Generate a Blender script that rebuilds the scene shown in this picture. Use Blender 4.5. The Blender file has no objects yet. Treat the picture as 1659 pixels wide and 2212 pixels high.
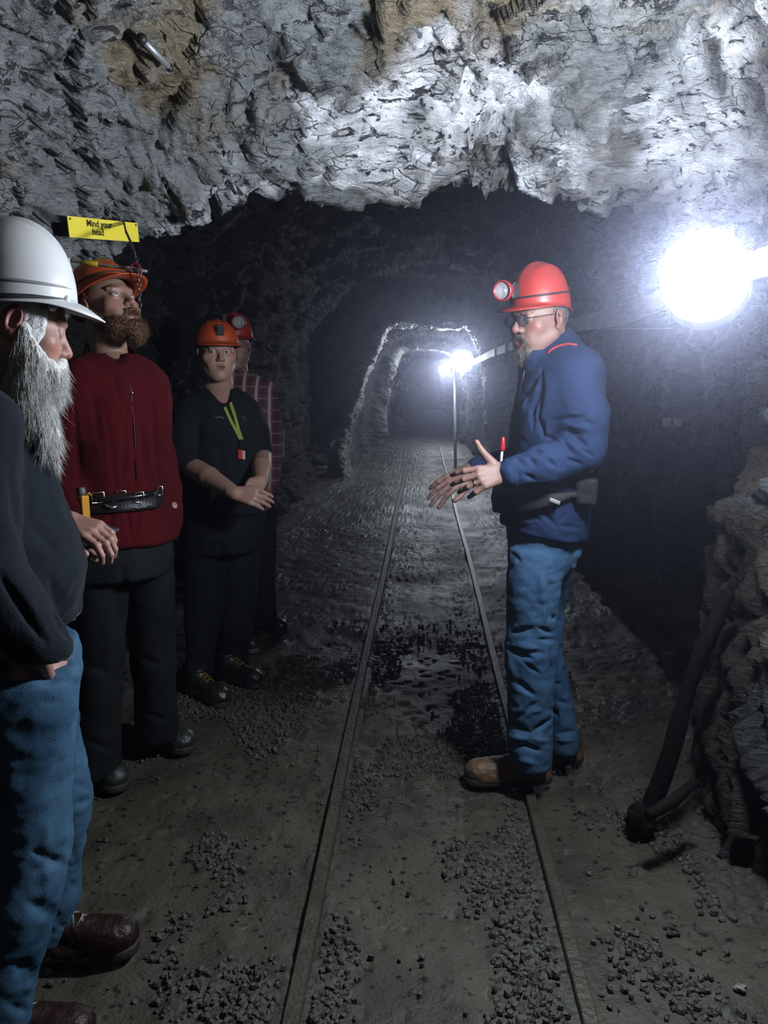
GLARE_HAZE = 0.011
import bpy, math, random
import numpy as np
from mathutils import Vector, Matrix
from mathutils.bvhtree import BVHTree
random.seed(7); RNG = np.random.default_rng(7)
SC = bpy.context.scene; COL = SC.collection
f32 = np.float32
# ------------------------------------------------------------------ camera
FPX = 1650.0; CAMZ = 1.45
PITCH = math.atan((1106 - 830) / FPX)
YAW = math.atan((915 - 829.5) / FPX * math.cos(PITCH))
Fw = np.array([-math.sin(YAW) * math.cos(PITCH), math.cos(YAW) * math.cos(PITCH), -math.sin(PITCH)])
Rt = np.array([math.cos(YAW), math.sin(YAW), 0.0])
Up = np.cross(Rt, Fw)
CAM = np.array([0, 0, CAMZ])
def ray(px, py):
    return Fw + (px - 829.5) / FPX * Rt - (py - 1106) / FPX * Up
def P(px, py, Y):
    d = ray(px, py); return CAM + d * (Y / d[1])
def G(px, py, z=0.0):
    d = ray(px, py); return CAM + d * ((z - CAMZ) / d[2])
def proj(v):
    w = v - CAM; zc = w @ Fw
    return 829.5 + FPX * (w @ Rt) / zc, 1106 - FPX * (w @ Up) / zc
def ppm(Y, py=1000):                      # metres per pixel at depth Y
    d = ray(900, py); return (Y / d[1]) / FPX
cd = bpy.data.cameras.new('camera'); cam = bpy.data.objects.new('camera', cd); COL.objects.link(cam)
cam.matrix_world = Matrix(((Rt[0], Up[0], -Fw[0], 0), (Rt[1], Up[1], -Fw[1], 0), (Rt[2], Up[2], -Fw[2], CAMZ), (0, 0, 0, 1)))
cd.sensor_fit = 'VERTICAL'; cd.sensor_height = 24.0; cd.lens = 24.0 * FPX / 2212; cd.clip_start = 0.02; cd.clip_end = 200
SC.camera = cam
SC.view_settings.view_transform = 'Standard'; SC.view_settings.look = 'None'
SC.view_settings.gamma = 1.0; SC.view_settings.exposure = 0.0; SC.view_settings.use_curve_mapping = False
# ------------------------------------------------------------------ tags
def tag(o, label=None, cat=None, group=None, kind=None):
    if label: o['label'] = label
    if cat: o['category'] = cat
    if group: o['group'] = group
    if kind: o['kind'] = kind
    return o
def empty(name, loc):
    o = bpy.data.objects.new(name, None); COL.objects.link(o); o.location = Vector([float(c) for c in loc]); o.empty_display_size = .1
    return o
def mesh_obj(name, v, faces, m=None, parent=None, smooth=True, col=None, origin=None):
    """v: (n,3); faces: (m,3|4) array or list of index tuples"""
    v = np.asarray(v, dtype=np.float64)
    if origin is None:
        if parent is not None: origin = np.zeros(3)
        else: origin = np.array([(v[:, 0].min() + v[:, 0].max()) / 2, (v[:, 1].min() + v[:, 1].max()) / 2, v[:, 2].min()])
    origin = np.asarray(origin, dtype=np.float64)
    me = bpy.data.meshes.new(name)
    if isinstance(faces, np.ndarray):
        nf, k = faces.shape
        me.vertices.add(len(v)); me.vertices.foreach_set('co', (v - origin).astype(f32).ravel())
        me.loops.add(nf * k); me.loops.foreach_set('vertex_index', faces.astype(np.int32).ravel())
        me.polygons.add(nf); me.polygons.foreach_set('loop_start', np.arange(0, nf * k, k, dtype=np.int32))
        me.polygons.foreach_set('loop_total', np.full(nf, k, dtype=np.int32))
        me.update(calc_edges=True); me.validate()
    else:
        me.from_pydata([tuple(p) for p in (v - origin)], [], [tuple(int(i) for i in q) for q in faces]); me.update()
    me.polygons.foreach_set('use_smooth', np.full(len(me.polygons), smooth))
    if col is not None:
        a = me.color_attributes.new('tint', 'FLOAT_COLOR', 'POINT')
        c4 = np.ones((len(v), 4), dtype=f32); c4[:, :3] = col; a.data.foreach_set('color', c4.ravel())
    if m: me.materials.append(m)
    o = bpy.data.objects.new(name, me); COL.objects.link(o)
    o.location = Vector(origin)
    if parent is not None:
        o.parent = parent
        # parents here are unrotated: keep world coordinates
        pw = np.zeros(3); q = parent
        while q is not None: pw += np.array(q.location); q = q.parent
        o.location = Vector(origin - pw)
    return o
# ------------------------------------------------------------------ noise
def _h(ix, iy, iz, s):
    x = (ix.astype(np.int64) * 374761393 + iy.astype(np.int64) * 668265263 + iz.astype(np.int64) * 2147483647 + s * 974634777) & 0xFFFFFFFF
    x = ((x ^ (x >> 13)) * 1274126177) & 0xFFFFFFFF
    x = ((x ^ (x >> 16)) * 2246822519) & 0xFFFFFFFF
    return ((x ^ (x >> 15)) & 0xFFFFFF).astype(f32) / f32(0xFFFFFF)
def vnoise(p, s=0):
    i = np.floor(p).astype(np.int64); fr = (p - i).astype(f32); u = fr * fr * fr * (fr * (fr * 6 - 15) + 10)
    r = 0
    for a in (0, 1):
        wx = u[:, 0] if a else 1 - u[:, 0]
        for b in (0, 1):
            wy = u[:, 1] if b else 1 - u[:, 1]
            for c in (0, 1):
                wz = u[:, 2] if c else 1 - u[:, 2]
                r = r + wx * wy * wz * _h(i[:, 0] + a, i[:, 1] + b, i[:, 2] + c, s)
    return r * 2 - 1
def fbm(p, s=0, o=4, g=.5):
    r = 0; a = 1
    for k in range(o):
        r = r + a * vnoise(p * 2.03 ** k + 17.3 * k, s + k); a *= g
    return r
def facets(p, s=0, h=1.0, tilt=.6):
    """fractured planar facets: nearest jittered cell decides height and slope"""
    i = np.floor(p).astype(np.int64); best = np.full(len(p), 9e9, dtype=f32); sec = best.copy(); val = np.zeros(len(p), dtype=f32)
    for a in (-1, 0, 1):
        for b in (-1, 0, 1):
            for c in (-1, 0, 1):
                jx, jy, jz = i[:, 0] + a, i[:, 1] + b, i[:, 2] + c
                q = np.stack([jx + _h(jx, jy, jz, s), jy + _h(jx, jy, jz, s + 1), jz + _h(jx, jy, jz, s + 2)], 1)
                d = p - q; dd = (d * d).sum(1).astype(f32)
                sl = (d[:, 0] * (_h(jx, jy, jz, s + 3) - .5) + d[:, 1] * (_h(jx, jy, jz, s + 4) - .5) + d[:, 2] * (_h(jx, jy, jz, s + 5) - .5)) * 2 * tilt
                vv = (h * (_h(jx, jy, jz, s + 6) * 2 - 1) + sl).astype(f32)
                m = dd < best
                sec = np.where(m, best, np.minimum(sec, dd)); val = np.where(m, vv, val); best = np.where(m, dd, best)
    return val, np.sqrt(sec) - np.sqrt(best)
# ------------------------------------------------------------------ signed distance sculpting
class Field:
    def __init__(s, lo, hi, h):
        s.ax = [np.arange(lo[i], hi[i] + h, h).astype(f32) for i in range(3)]; s.h = h
        s.d = np.full([len(a) for a in s.ax], 1.0, dtype=f32)
    def sub(s, lo, hi):
        sl = []
        for i in range(3):
            a = int(np.searchsorted(s.ax[i], lo[i])); b = int(np.searchsorted(s.ax[i], hi[i]))
            if b - a < 1: return None
            sl.append(slice(a, b))
        X = s.ax[0][sl[0]][:, None, None]; Y = s.ax[1][sl[1]][None, :, None]; Z = s.ax[2][sl[2]][None, None, :]
        return tuple(sl), X, Y, Z
    def comb(s, sl, b, k, op):
        a = s.d[sl]
        if op == 'u':
            if k > 0:
                h = np.clip(.5 + .5 * (b - a) / k, 0, 1); r = b * (1 - h) + a * h - k * h * (1 - h)
            else: r = np.minimum(a, b)
        elif op == 's':
            nb = -b
            if k > 0:
                h = np.clip(.5 - .5 * (nb - a) / k, 0, 1); r = nb * (1 - h) + a * h + k * h * (1 - h)
            else: r = np.maximum(a, nb)
        else: r = np.maximum(a, b)
        s.d[sl] = r
    def cone(s, p0, r0, p1, r1, k=.02, op='u'):
        p0 = np.array(p0, dtype=f32); p1 = np.array(p1, dtype=f32); m = max(r0, r1) + k + 3 * s.h
        q = s.sub(np.minimum(p0, p1) - m, np.maximum(p0, p1) + m)
        if q is None: return
        sl, X, Y, Z = q; d = p1 - p0; L2 = float(d @ d) + 1e-12
        t = np.clip(((X - p0[0]) * d[0] + (Y - p0[1]) * d[1] + (Z - p0[2]) * d[2]) / L2, 0, 1)
        b = np.sqrt((X - p0[0] - t * d[0]) ** 2 + (Y - p0[1] - t * d[1]) ** 2 + (Z - p0[2] - t * d[2]) ** 2) - (r0 + t * (r1 - r0))
        s.comb(sl, b.astype(f32), k, op)
    def chain(s, pts, rs, k=.02, op='u'):
        for i in range(len(pts) - 1): s.cone(pts[i], rs[i], pts[i + 1], rs[i + 1], k, op)
    def ell(s, c, r, k=.02, op='u', M=None):
        c = np.array(c, dtype=f32); m = max(r) + k + 3 * s.h
        if M is None: mm = np.array(r) + k + 3 * s.h
        else: mm = np.array([m, m, m])
        q = s.sub(c - mm, c + mm)
        if q is None: return
        sl, X, Y, Z = q; x, y, z = X - c[0], Y - c[1], Z - c[2]
        if M is not None:
            x, y, z = [x * M[0][i] + y * M[1][i] + z * M[2][i] for i in range(3)]
        k0 = np.sqrt((x / r[0]) ** 2 + (y / r[1]) ** 2 + (z / r[2]) ** 2)
        k1 = np.sqrt((x / r[0] ** 2) ** 2 + (y / r[1] ** 2) ** 2 + (z / r[2] ** 2) ** 2) + 1e-9
        s.comb(sl, (k0 * (k0 - 1) / k1).astype(f32), k, op)
    def box(s, c, hs, rad=.005, k=.005, op='u', M=None):
        c = np.array(c, dtype=f32); m = float(np.linalg.norm(hs)) + k + 3 * s.h
        q = s.sub(c - m, c + m)
        if q is None: return
        sl, X, Y, Z = q; x, y, z = X - c[0], Y - c[1], Z - c[2]
        if M is not None:
            x, y, z = [x * M[0][i] + y * M[1][i] + z * M[2][i] for i in range(3)]
        qx, qy, qz = abs(x) - hs[0] + rad, abs(y) - hs[1] + rad, abs(z) - hs[2] + rad
        b = np.sqrt(np.maximum(qx, 0) ** 2 + np.maximum(qy, 0) ** 2 + np.maximum(qz, 0) ** 2) + np.minimum(np.maximum(np.maximum(qx, qy), qz), 0) - rad
        s.comb(sl, b.astype(f32), k, op)
    def loft(s, rows, k=.03, op='u', rnd=.02):
        """rows: (z, cx, cy, a, b, ang_deg) ascending or descending z"""
        R = np.array(sorted(rows), dtype=np.float64); z0, z1 = R[0, 0], R[-1, 0]; mx = R[:, 3:5].max() + k + 3 * s.h
        lo = [R[:, 1].min() - mx, R[:, 2].min() - mx, z0 - 3 * s.h - k]; hi = [R[:, 1].max() + mx, R[:, 2].max() + mx, z1 + 3 * s.h + k]
        q = s.sub(lo, hi)
        if q is None: return
        sl, X, Y, Z = q; zz = Z.ravel(); kern = np.array([1, 2, 3, 2, 1]) / 9
        def ip(c):
            zs = np.linspace(z0, z1, 120); v = np.interp(zs, R[:, 0], R[:, c]); vp = np.pad(v, 8, mode='edge')
            for _ in range(3): vp = np.convolve(vp, kern, 'same')
            return np.interp(zz, zs, vp[8:-8]).astype(f32)[None, None, :]
        cx, cy, a, b, an = ip(1), ip(2), ip(3), ip(4), np.radians(ip(5)) if R.shape[1] > 5 else 0
        x, y = X - cx, Y - cy; ca, sa = np.cos(an), np.sin(an); xr, yr = x * ca + y * sa, -x * sa + y * ca
        qd = np.sqrt((xr / a) ** 2 + (yr / b) ** 2); g = np.sqrt((xr / a ** 2) ** 2 + (yr / b ** 2) ** 2) + 1e-6
        d2 = qd * (qd - 1) / g; d2 = np.where(qd < .05, -np.minimum(a, b), d2)
        dz = np.maximum(z0 - Z, Z - z1)
        u, w = d2 + rnd, dz + rnd
        bb = np.minimum(np.maximum(u, w), 0) + np.sqrt(np.maximum(u, 0) ** 2 + np.maximum(w, 0) ** 2) - rnd
        s.comb(sl, bb.astype(f32), k, op)
    def plane_cut(s, p, n):                      # keep the side where (x-p).n < 0
        X = s.ax[0][:, None, None]; Y = s.ax[1][None, :, None]; Z = s.ax[2][None, None, :]
        b = (X - p[0]) * n[0] + (Y - p[1]) * n[1] + (Z - p[2]) * n[2]
        s.d = np.maximum(s.d, b.astype(f32))
    def mesh(s):
        d = s.d; h = s.h
        d[0], d[-1] = 1, 1; d[:, 0], d[:, -1] = 1, 1; d[:, :, 0], d[:, :, -1] = 1, 1
        ins = d < 0; n = [k - 1 for k in d.shape]
        cnt = np.zeros(n, dtype=np.int8)
        for a in (0, 1):
            for b in (0, 1):
                for c in (0, 1): cnt += ins[a:a + n[0], b:b + n[1], c:c + n[2]]
        act = (cnt > 0) & (cnt < 8); ci = np.argwhere(act); idx = np.full(n, -1, dtype=np.int64); idx[act] = np.arange(len(ci))
        pos = np.zeros((len(ci), 3)); num = np.zeros(len(ci))
        for axis in range(3):
            o1, o2 = [k for k in range(3) if k != axis]
            for a in (0, 1):
                for b in (0, 1):
                    c0 = ci.copy(); c0[:, o1] += a; c0[:, o2] += b; c1 = c0.copy(); c1[:, axis] += 1
                    v0 = d[tuple(c0.T)]; v1 = d[tuple(c1.T)]; m = (v0 < 0) != (v1 < 0)
                    t = np.where(m, v0 / np.where(m, v0 - v1, 1), 0)
                    q = c0.astype(float); q[:, axis] += t
                    pos += q * m[:, None]; num += m
        pos /= num[:, None]
        org = np.array([a[0] for a in s.ax], dtype=np.float64); V = org + pos * h
        F = []
        for axis in range(3):
            o1, o2 = [(1, 2), (2, 0), (0, 1)][axis]
            sl0 = [slice(None)] * 3; sl1 = [slice(None)] * 3; sl0[axis] = slice(0, -1); sl1[axis] = slice(1, None)
            A = ins[tuple(sl0)]; B = ins[tuple(sl1)]; E = np.argwhere(A != B)
            E = E[(E[:, o1] > 0) & (E[:, o2] > 0) & (E[:, o1] < d.shape[o1] - 1) & (E[:, o2] < d.shape[o2] - 1)]
            flip = A[tuple(E.T)]
            def g(a, b):
                e = E.copy(); e[:, o1] -= a; e[:, o2] -= b; return idx[tuple(e.T)]
            q = np.stack([g(1, 1), g(0, 1), g(0, 0), g(1, 0)], 1)
            q[~flip] = q[~flip][:, ::-1]
            F.append(q)
        return V, np.concatenate(F)
def vnormals(V, F):
    n = np.cross(V[F[:, 2]] - V[F[:, 0]], V[F[:, 3 if F.shape[1] > 3 else 1]] - V[F[:, 1 if F.shape[1] > 3 else 0]])
    if F.shape[1] == 3: n = -n
    N = np.zeros_like(V)
    for k in range(F.shape[1]): np.add.at(N, F[:, k], n)
    return N / (np.linalg.norm(N, axis=1, keepdims=True) + 1e-12)
def relax(V, F, it=1):
    for _ in range(it):
        S = np.zeros_like(V); c = np.zeros(len(V))
        for a, b in ((0, 1), (1, 2), (2, 3), (3, 0)):
            np.add.at(S, F[:, a], V[F[:, b]]); np.add.at(S, F[:, b], V[F[:, a]]); np.add.at(c, F[:, a], 1); np.add.at(c, F[:, b], 1)
        V = V * .5 + S / c[:, None] * .5
    return V
def folds(V, F, lst, amp=1.0):
    """cloth folds: (px0,py0,px1,py1,half width px,depth m); ridge >0, crease <0, worked into the side facing the viewer"""
    N = vnormals(V, F); x, y = proj(V); face = ((CAM - V) * N).sum(1) / np.linalg.norm(V - CAM, axis=1)
    w = np.clip(face * 2.5, 0, 1); D = np.zeros(len(V))
    for x0, y0, x1, y1, hw, dep in lst:
        dx, dy = x1 - x0, y1 - y0; L2 = dx * dx + dy * dy
        t = ((x - x0) * dx + (y - y0) * dy) / L2; tc = np.clip(t, 0, 1)
        dd = np.hypot(x - x0 - tc * dx, y - y0 - tc * dy)
        taper = .35 + .65 * np.sin(np.pi * np.clip(tc, .03, .97))
        D += dep * amp * np.exp(-(dd / (hw * taper)) ** 2) * taper
    return V + N * (D * w)[:, None]
def ruffle(V, F, amp, sc, seed=0, stretch=(1, 1, 1), o=3):
    N = vnormals(V, F); return V + N * (amp * fbm(V * np.array(stretch) * sc, seed, o))[:, None]
def basis(fwd, up=(0, 0, 1)):
    """columns right, forward, up"""
    f = np.array(fwd, float); f /= np.linalg.norm(f); r = np.cross(f, up); r /= np.linalg.norm(r); u = np.cross(r, f)
    return np.stack([r, f, u], 1)
def tube(pts, rs, n=8, closed=False):
    pts = np.array(pts, float); m = len(pts); rs = np.broadcast_to(rs, (m,)); V = []; F = []
    T = np.gradient(pts, axis=0) if not closed else np.roll(pts, -1, 0) - np.roll(pts, 1, 0)
    T /= np.linalg.norm(T, axis=1, keepdims=True) + 1e-12
    ref = np.array([0, 0, 1.]) if abs(T[0][2]) < .9 else np.array([1., 0, 0]); u = np.cross(T[0], ref); u /= np.linalg.norm(u)
    for i in range(m):
        u = u - T[i] * (u @ T[i]); u /= np.linalg.norm(u) + 1e-12; w = np.cross(T[i], u)
        for k in range(n):
            a = 2 * math.pi * k / n; V.append(pts[i] + rs[i] * (math.cos(a) * u + math.sin(a) * w))
    for i in range(m if closed else m - 1):
        j = (i + 1) % m
        for k in range(n): F.append((i * n + k, i * n + (k + 1) % n, j * n + (k + 1) % n, j * n + k))
    if not closed:
        F.append(tuple(range(n))[::-1]); F.append(tuple((m - 1) * n + k for k in range(n)))
    return np.array(V), F
def merge(parts):
    V = []; F = []; o = 0
    for v, f in parts:
        V.append(np.asarray(v)); F += [tuple(int(i) + o for i in q) for q in f]; o += len(v)
    return np.concatenate(V), F
def boxm(c, hs, M=None):
    v = np.array([[x, y, z] for x in (-1, 1) for y in (-1, 1) for z in (-1, 1)], float) * np.array(hs)
    if M is not None: v = v @ np.asarray(M).T
    return v + np.array(c), [(0, 1, 3, 2), (4, 6, 7, 5), (0, 4, 5, 1), (2, 3, 7, 6), (0, 2, 6, 4), (1, 5, 7, 3)]
def bevel(o, w=.002, seg=2):
    m = o.modifiers.new('bevel', 'BEVEL'); m.width = w; m.segments = seg; m.limit_method = 'ANGLE'; return o
def uvsphere(c, r, n=16, m=10, M=None):
    r = np.broadcast_to(r, (3,)); V = [[0, 0, r[2]]]; F = []
    for i in range(1, m):
        t = math.pi * i / m
        for k in range(n):
            a = 2 * math.pi * k / n; V.append([r[0] * math.sin(t) * math.cos(a), r[1] * math.sin(t) * math.sin(a), r[2] * math.cos(t)])
    V.append([0, 0, -r[2]]); V = np.array(V)
    for k in range(n): F.append((0, 1 + k, 1 + (k + 1) % n)); F.append((len(V) - 1, 1 + (m - 2) * n + (k + 1) % n, 1 + (m - 2) * n + k))
    for i in range(m - 2):
        for k in range(n): F.append((1 + i * n + k, 1 + (i + 1) * n + k, 1 + (i + 1) * n + (k + 1) % n, 1 + i * n + (k + 1) % n))
    if M is not None: V = V @ np.asarray(M).T
    return V + np.array(c), F
def lathe(prof, c, M, n=24):
    """prof: (radius, height) along the third axis of M"""
    V = []; F = []; m = len(prof)
    for r, h in prof:
        for k in range(n):
            a = 2 * math.pi * k / n; V.append([r * math.cos(a), r * math.sin(a), h])
    for i in range(m - 1):
        for k in range(n): F.append((i * n + k, i * n + (k + 1) % n, (i + 1) * n + (k + 1) % n, (i + 1) * n + k))
    F.append(tuple(range(n))[::-1]); F.append(tuple((m - 1) * n + k for k in range(n)))
    return np.array(V) @ np.asarray(M).T + np.array(c), F
# ------------------------------------------------------------------ materials
def mat(name, col, rough=.7, metal=0, spec=.5, bump=0, bscale=60, var=0, vscale=8, tint=False, emit=None, es=0, sheen=0, stretch=None, col2=None, coat=0):
    if rough >= .75 and spec == .5: spec = .12
    if metal < .5 and not tint: col = tuple(c * .6 for c in col); col2 = col2 and tuple(c * .6 for c in col2)
    m = bpy.data.materials.new(name); m.use_nodes = True; nt = m.node_tree; N = nt.nodes; L = nt.links
    b = N['Principled BSDF']; b.inputs['Base Color'].default_value = (*col, 1); b.inputs['Roughness'].default_value = rough
    b.inputs['Metallic'].default_value = metal; b.inputs['Specular IOR Level'].default_value = spec
    if sheen: b.inputs['Sheen Weight'].default_value = sheen; b.inputs['Sheen Roughness'].default_value = .25
    if coat: b.inputs['Coat Weight'].default_value = coat; b.inputs['Coat Roughness'].default_value = .15
    tc = N.new('ShaderNodeTexCoord'); src = tc.outputs['Object']
    if stretch:
        mp = N.new('ShaderNodeMapping'); mp.inputs['Scale'].default_value = stretch; L.new(src, mp.inputs['Vector']); src = mp.outputs[0]
    csock = None
    if var or col2:
        n = N.new('ShaderNodeTexNoise'); n.inputs['Scale'].default_value = vscale; n.inputs['Detail'].default_value = 6; L.new(src, n.inputs['Vector'])
        mx = N.new('ShaderNodeMix'); mx.data_type = 'RGBA'
        c2 = col2 or tuple(c * (1 - var) for c in col)
        mx.inputs['A'].default_value = (*col, 1); mx.inputs['B'].default_value = (*c2, 1)
        mr = N.new('ShaderNodeMapRange'); mr.inputs['From Min'].default_value = .38; mr.inputs['From Max'].default_value = .62
        L.new(n.outputs['Fac'], mr.inputs['Value']); L.new(mr.outputs[0], mx.inputs['Factor']); csock = mx.outputs['Result']
    if tint:
        at = N.new('ShaderNodeAttribute'); at.attribute_name = 'tint'
        mm = N.new('ShaderNodeMix'); mm.data_type = 'RGBA'; mm.blend_type = 'MULTIPLY'; mm.inputs['Factor'].default_value = 1
        if csock: L.new(csock, mm.inputs['A'])
        else: mm.inputs['A'].default_value = (*col, 1)
        L.new(at.outputs['Color'], mm.inputs['B']); csock = mm.outputs['Result']
    if csock: L.new(csock, b.inputs['Base Color'])
    if bump:
        n2 = N.new('ShaderNodeTexNoise'); n2.inputs['Scale'].default_value = bscale; n2.inputs['Detail'].default_value = 4; L.new(src, n2.inputs['Vector'])
        bp = N.new('ShaderNodeBump'); bp.inputs['Strength'].default_value = bump; bp.inputs['Distance'].default_value = .01
        L.new(n2.outputs['Fac'], bp.inputs['Height']); L.new(bp.outputs[0], b.inputs['Normal'])
    if emit: b.inputs['Emission Color'].default_value = (*emit, 1); b.inputs['Emission Strength'].default_value = es
    return m
# ------------------------------------------------------------------ rock, floor
def rock_material():
    m = bpy.data.materials.new('wet_mine_rock'); m.use_nodes = True; nt = m.node_tree; N = nt.nodes; L = nt.links; b = N['Principled BSDF']
    tc = N.new('ShaderNodeTexCoord'); src = tc.outputs['Object']
    def noise(scale, det=6, rough=.6, dist=0, st=None, seed=0):
        n = N.new('ShaderNodeTexNoise'); n.inputs['Scale'].default_value = scale; n.inputs['Detail'].default_value = det
        n.inputs['Roughness'].default_value = rough; n.inputs['Distortion'].default_value = dist
        mp = N.new('ShaderNodeMapping'); mp.inputs['Location'].default_value = (seed, seed * .7, seed * 1.3)
        if st: mp.inputs['Scale'].default_value = st[0]; mp.inputs['Rotation'].default_value = st[1]
        L.new(src, mp.inputs['Vector']); L.new(mp.outputs[0], n.inputs['Vector']); return n.outputs['Fac']
    def rng(s, a, c, lo=0, hi=1):
        r = N.new('ShaderNodeMapRange'); r.inputs['From Min'].default_value = a; r.inputs['From Max'].default_value = c
        r.inputs['To Min'].default_value = lo; r.inputs['To Max'].default_value = hi; L.new(s, r.inputs['Value']); return r.outputs[0]
    def mix(f, a, c, bt='MIX'):
        x = N.new('ShaderNodeMix'); x.data_type = 'RGBA'; x.blend_type = bt
        for sock, v in (('Factor', f), ('A', a), ('B', c)):
            if isinstance(v, (tuple, float, int)): x.inputs[sock].default_value = (*v, 1) if isinstance(v, tuple) else v
            else: L.new(v, x.inputs[sock])
        return x.outputs['Result']
    def math_(op, a, c):
        x = N.new('ShaderNodeMath'); x.operation = op
        for i, v in enumerate((a, c)):
            if isinstance(v, (int, float)): x.inputs[i].default_value = v
            else: L.new(v, x.inputs[i])
        return x.outputs[0]
    strat = ((1, 1.2, 3.2), (.5, .35, .2))
    big = noise(1.3, 3, .55, .4, seed=3); med = noise(7, 5, .65, .8, strat, 5); fine = noise(34, 4, .7, .3, strat, 9)
    at = N.new('ShaderNodeAttribute'); at.attribute_name = 'tint'; sep = N.new('ShaderNodeSeparateColor'); L.new(at.outputs['Color'], sep.inputs[0])
    brown, dark, pale = sep.outputs[0], sep.outputs[1], sep.outputs[2]
    base = mix(rng(med, .35, .65), (.095, .105, .106), (.19, .205, .205))
    base = mix(rng(fine, .35, .7), base, mix(0.5, base, (.30, .31, .30)))
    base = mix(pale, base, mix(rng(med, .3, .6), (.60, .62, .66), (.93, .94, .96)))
    br = mix(rng(fine, .35, .65), (.115, .09, .055), (.19, .155, .10))
    base = mix(brown, base, br)
    base = mix(rng(big, .6, .8, 0, .45), base, (.18, .13, .075))
    # cracks, dark seams
    v = N.new('ShaderNodeTexVoronoi'); v.feature = 'DISTANCE_TO_EDGE'; v.inputs['Scale'].default_value = 8
    mp = N.new('ShaderNodeMapping'); mp.inputs['Scale'].default_value = (1, 1.3, 2.6); mp.inputs['Rotation'].default_value = (.5, .35, .2)
    wn = N.new('ShaderNodeTexNoise'); wn.inputs['Scale'].default_value = 5; wn.inputs['Detail'].default_value = 2; L.new(src, wn.inputs['Vector'])
    va = N.new('ShaderNodeVectorMath'); va.operation = 'MULTIPLY_ADD'; L.new(wn.outputs['Color'], va.inputs[0]); va.inputs[1].default_value = (.16, .16, .16); L.new(src, va.inputs[2])
    L.new(va.outputs[0], mp.inputs['Vector']); L.new(mp.outputs[0], v.inputs['Vector'])
    crack = rng(v.outputs['Distance'], .0, .05); crm = rng(noise(4.1, 2, .5, seed=21), .40, .50)
    ck = math_('MAXIMUM', crack, crm)
    base = mix(math_('ADD', math_('MULTIPLY', ck, .25), .75), (.03, .032, .036), base)
    flk = rng(noise(9, 5, .72, 1.2, ((1, 1.5, 2.4), (.5, .35, .9)), 33), .385, .43); flm = rng(noise(2.6, 2, .5, seed=41), .36, .52)
    fl2 = math_('MAXIMUM', flk, math_('SUBTRACT', 1, flm)); base = mix(fl2, (.022, .022, .026), base)
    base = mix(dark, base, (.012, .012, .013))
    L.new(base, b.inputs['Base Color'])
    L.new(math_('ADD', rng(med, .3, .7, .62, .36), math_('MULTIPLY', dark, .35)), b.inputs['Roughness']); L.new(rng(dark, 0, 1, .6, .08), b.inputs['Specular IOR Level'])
    h = math_('ADD', math_('MULTIPLY', med, .9), math_('MULTIPLY', fine, .4)); h = math_('ADD', h, math_('MULTIPLY', ck, .22)); h = math_('ADD', h, math_('MULTIPLY', fl2, .5))
    bp = N.new('ShaderNodeBump'); bp.inputs['Strength'].default_value = .9; bp.inputs['Distance'].default_value = .035; L.new(h, bp.inputs['Height'])
    L.new(bp.outputs[0], b.inputs['Normal'])
    return m
ROCK = rock_material()
def K(px, py, Y):
    p = P(px, py, Y); return (p[0], p[2])
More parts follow.
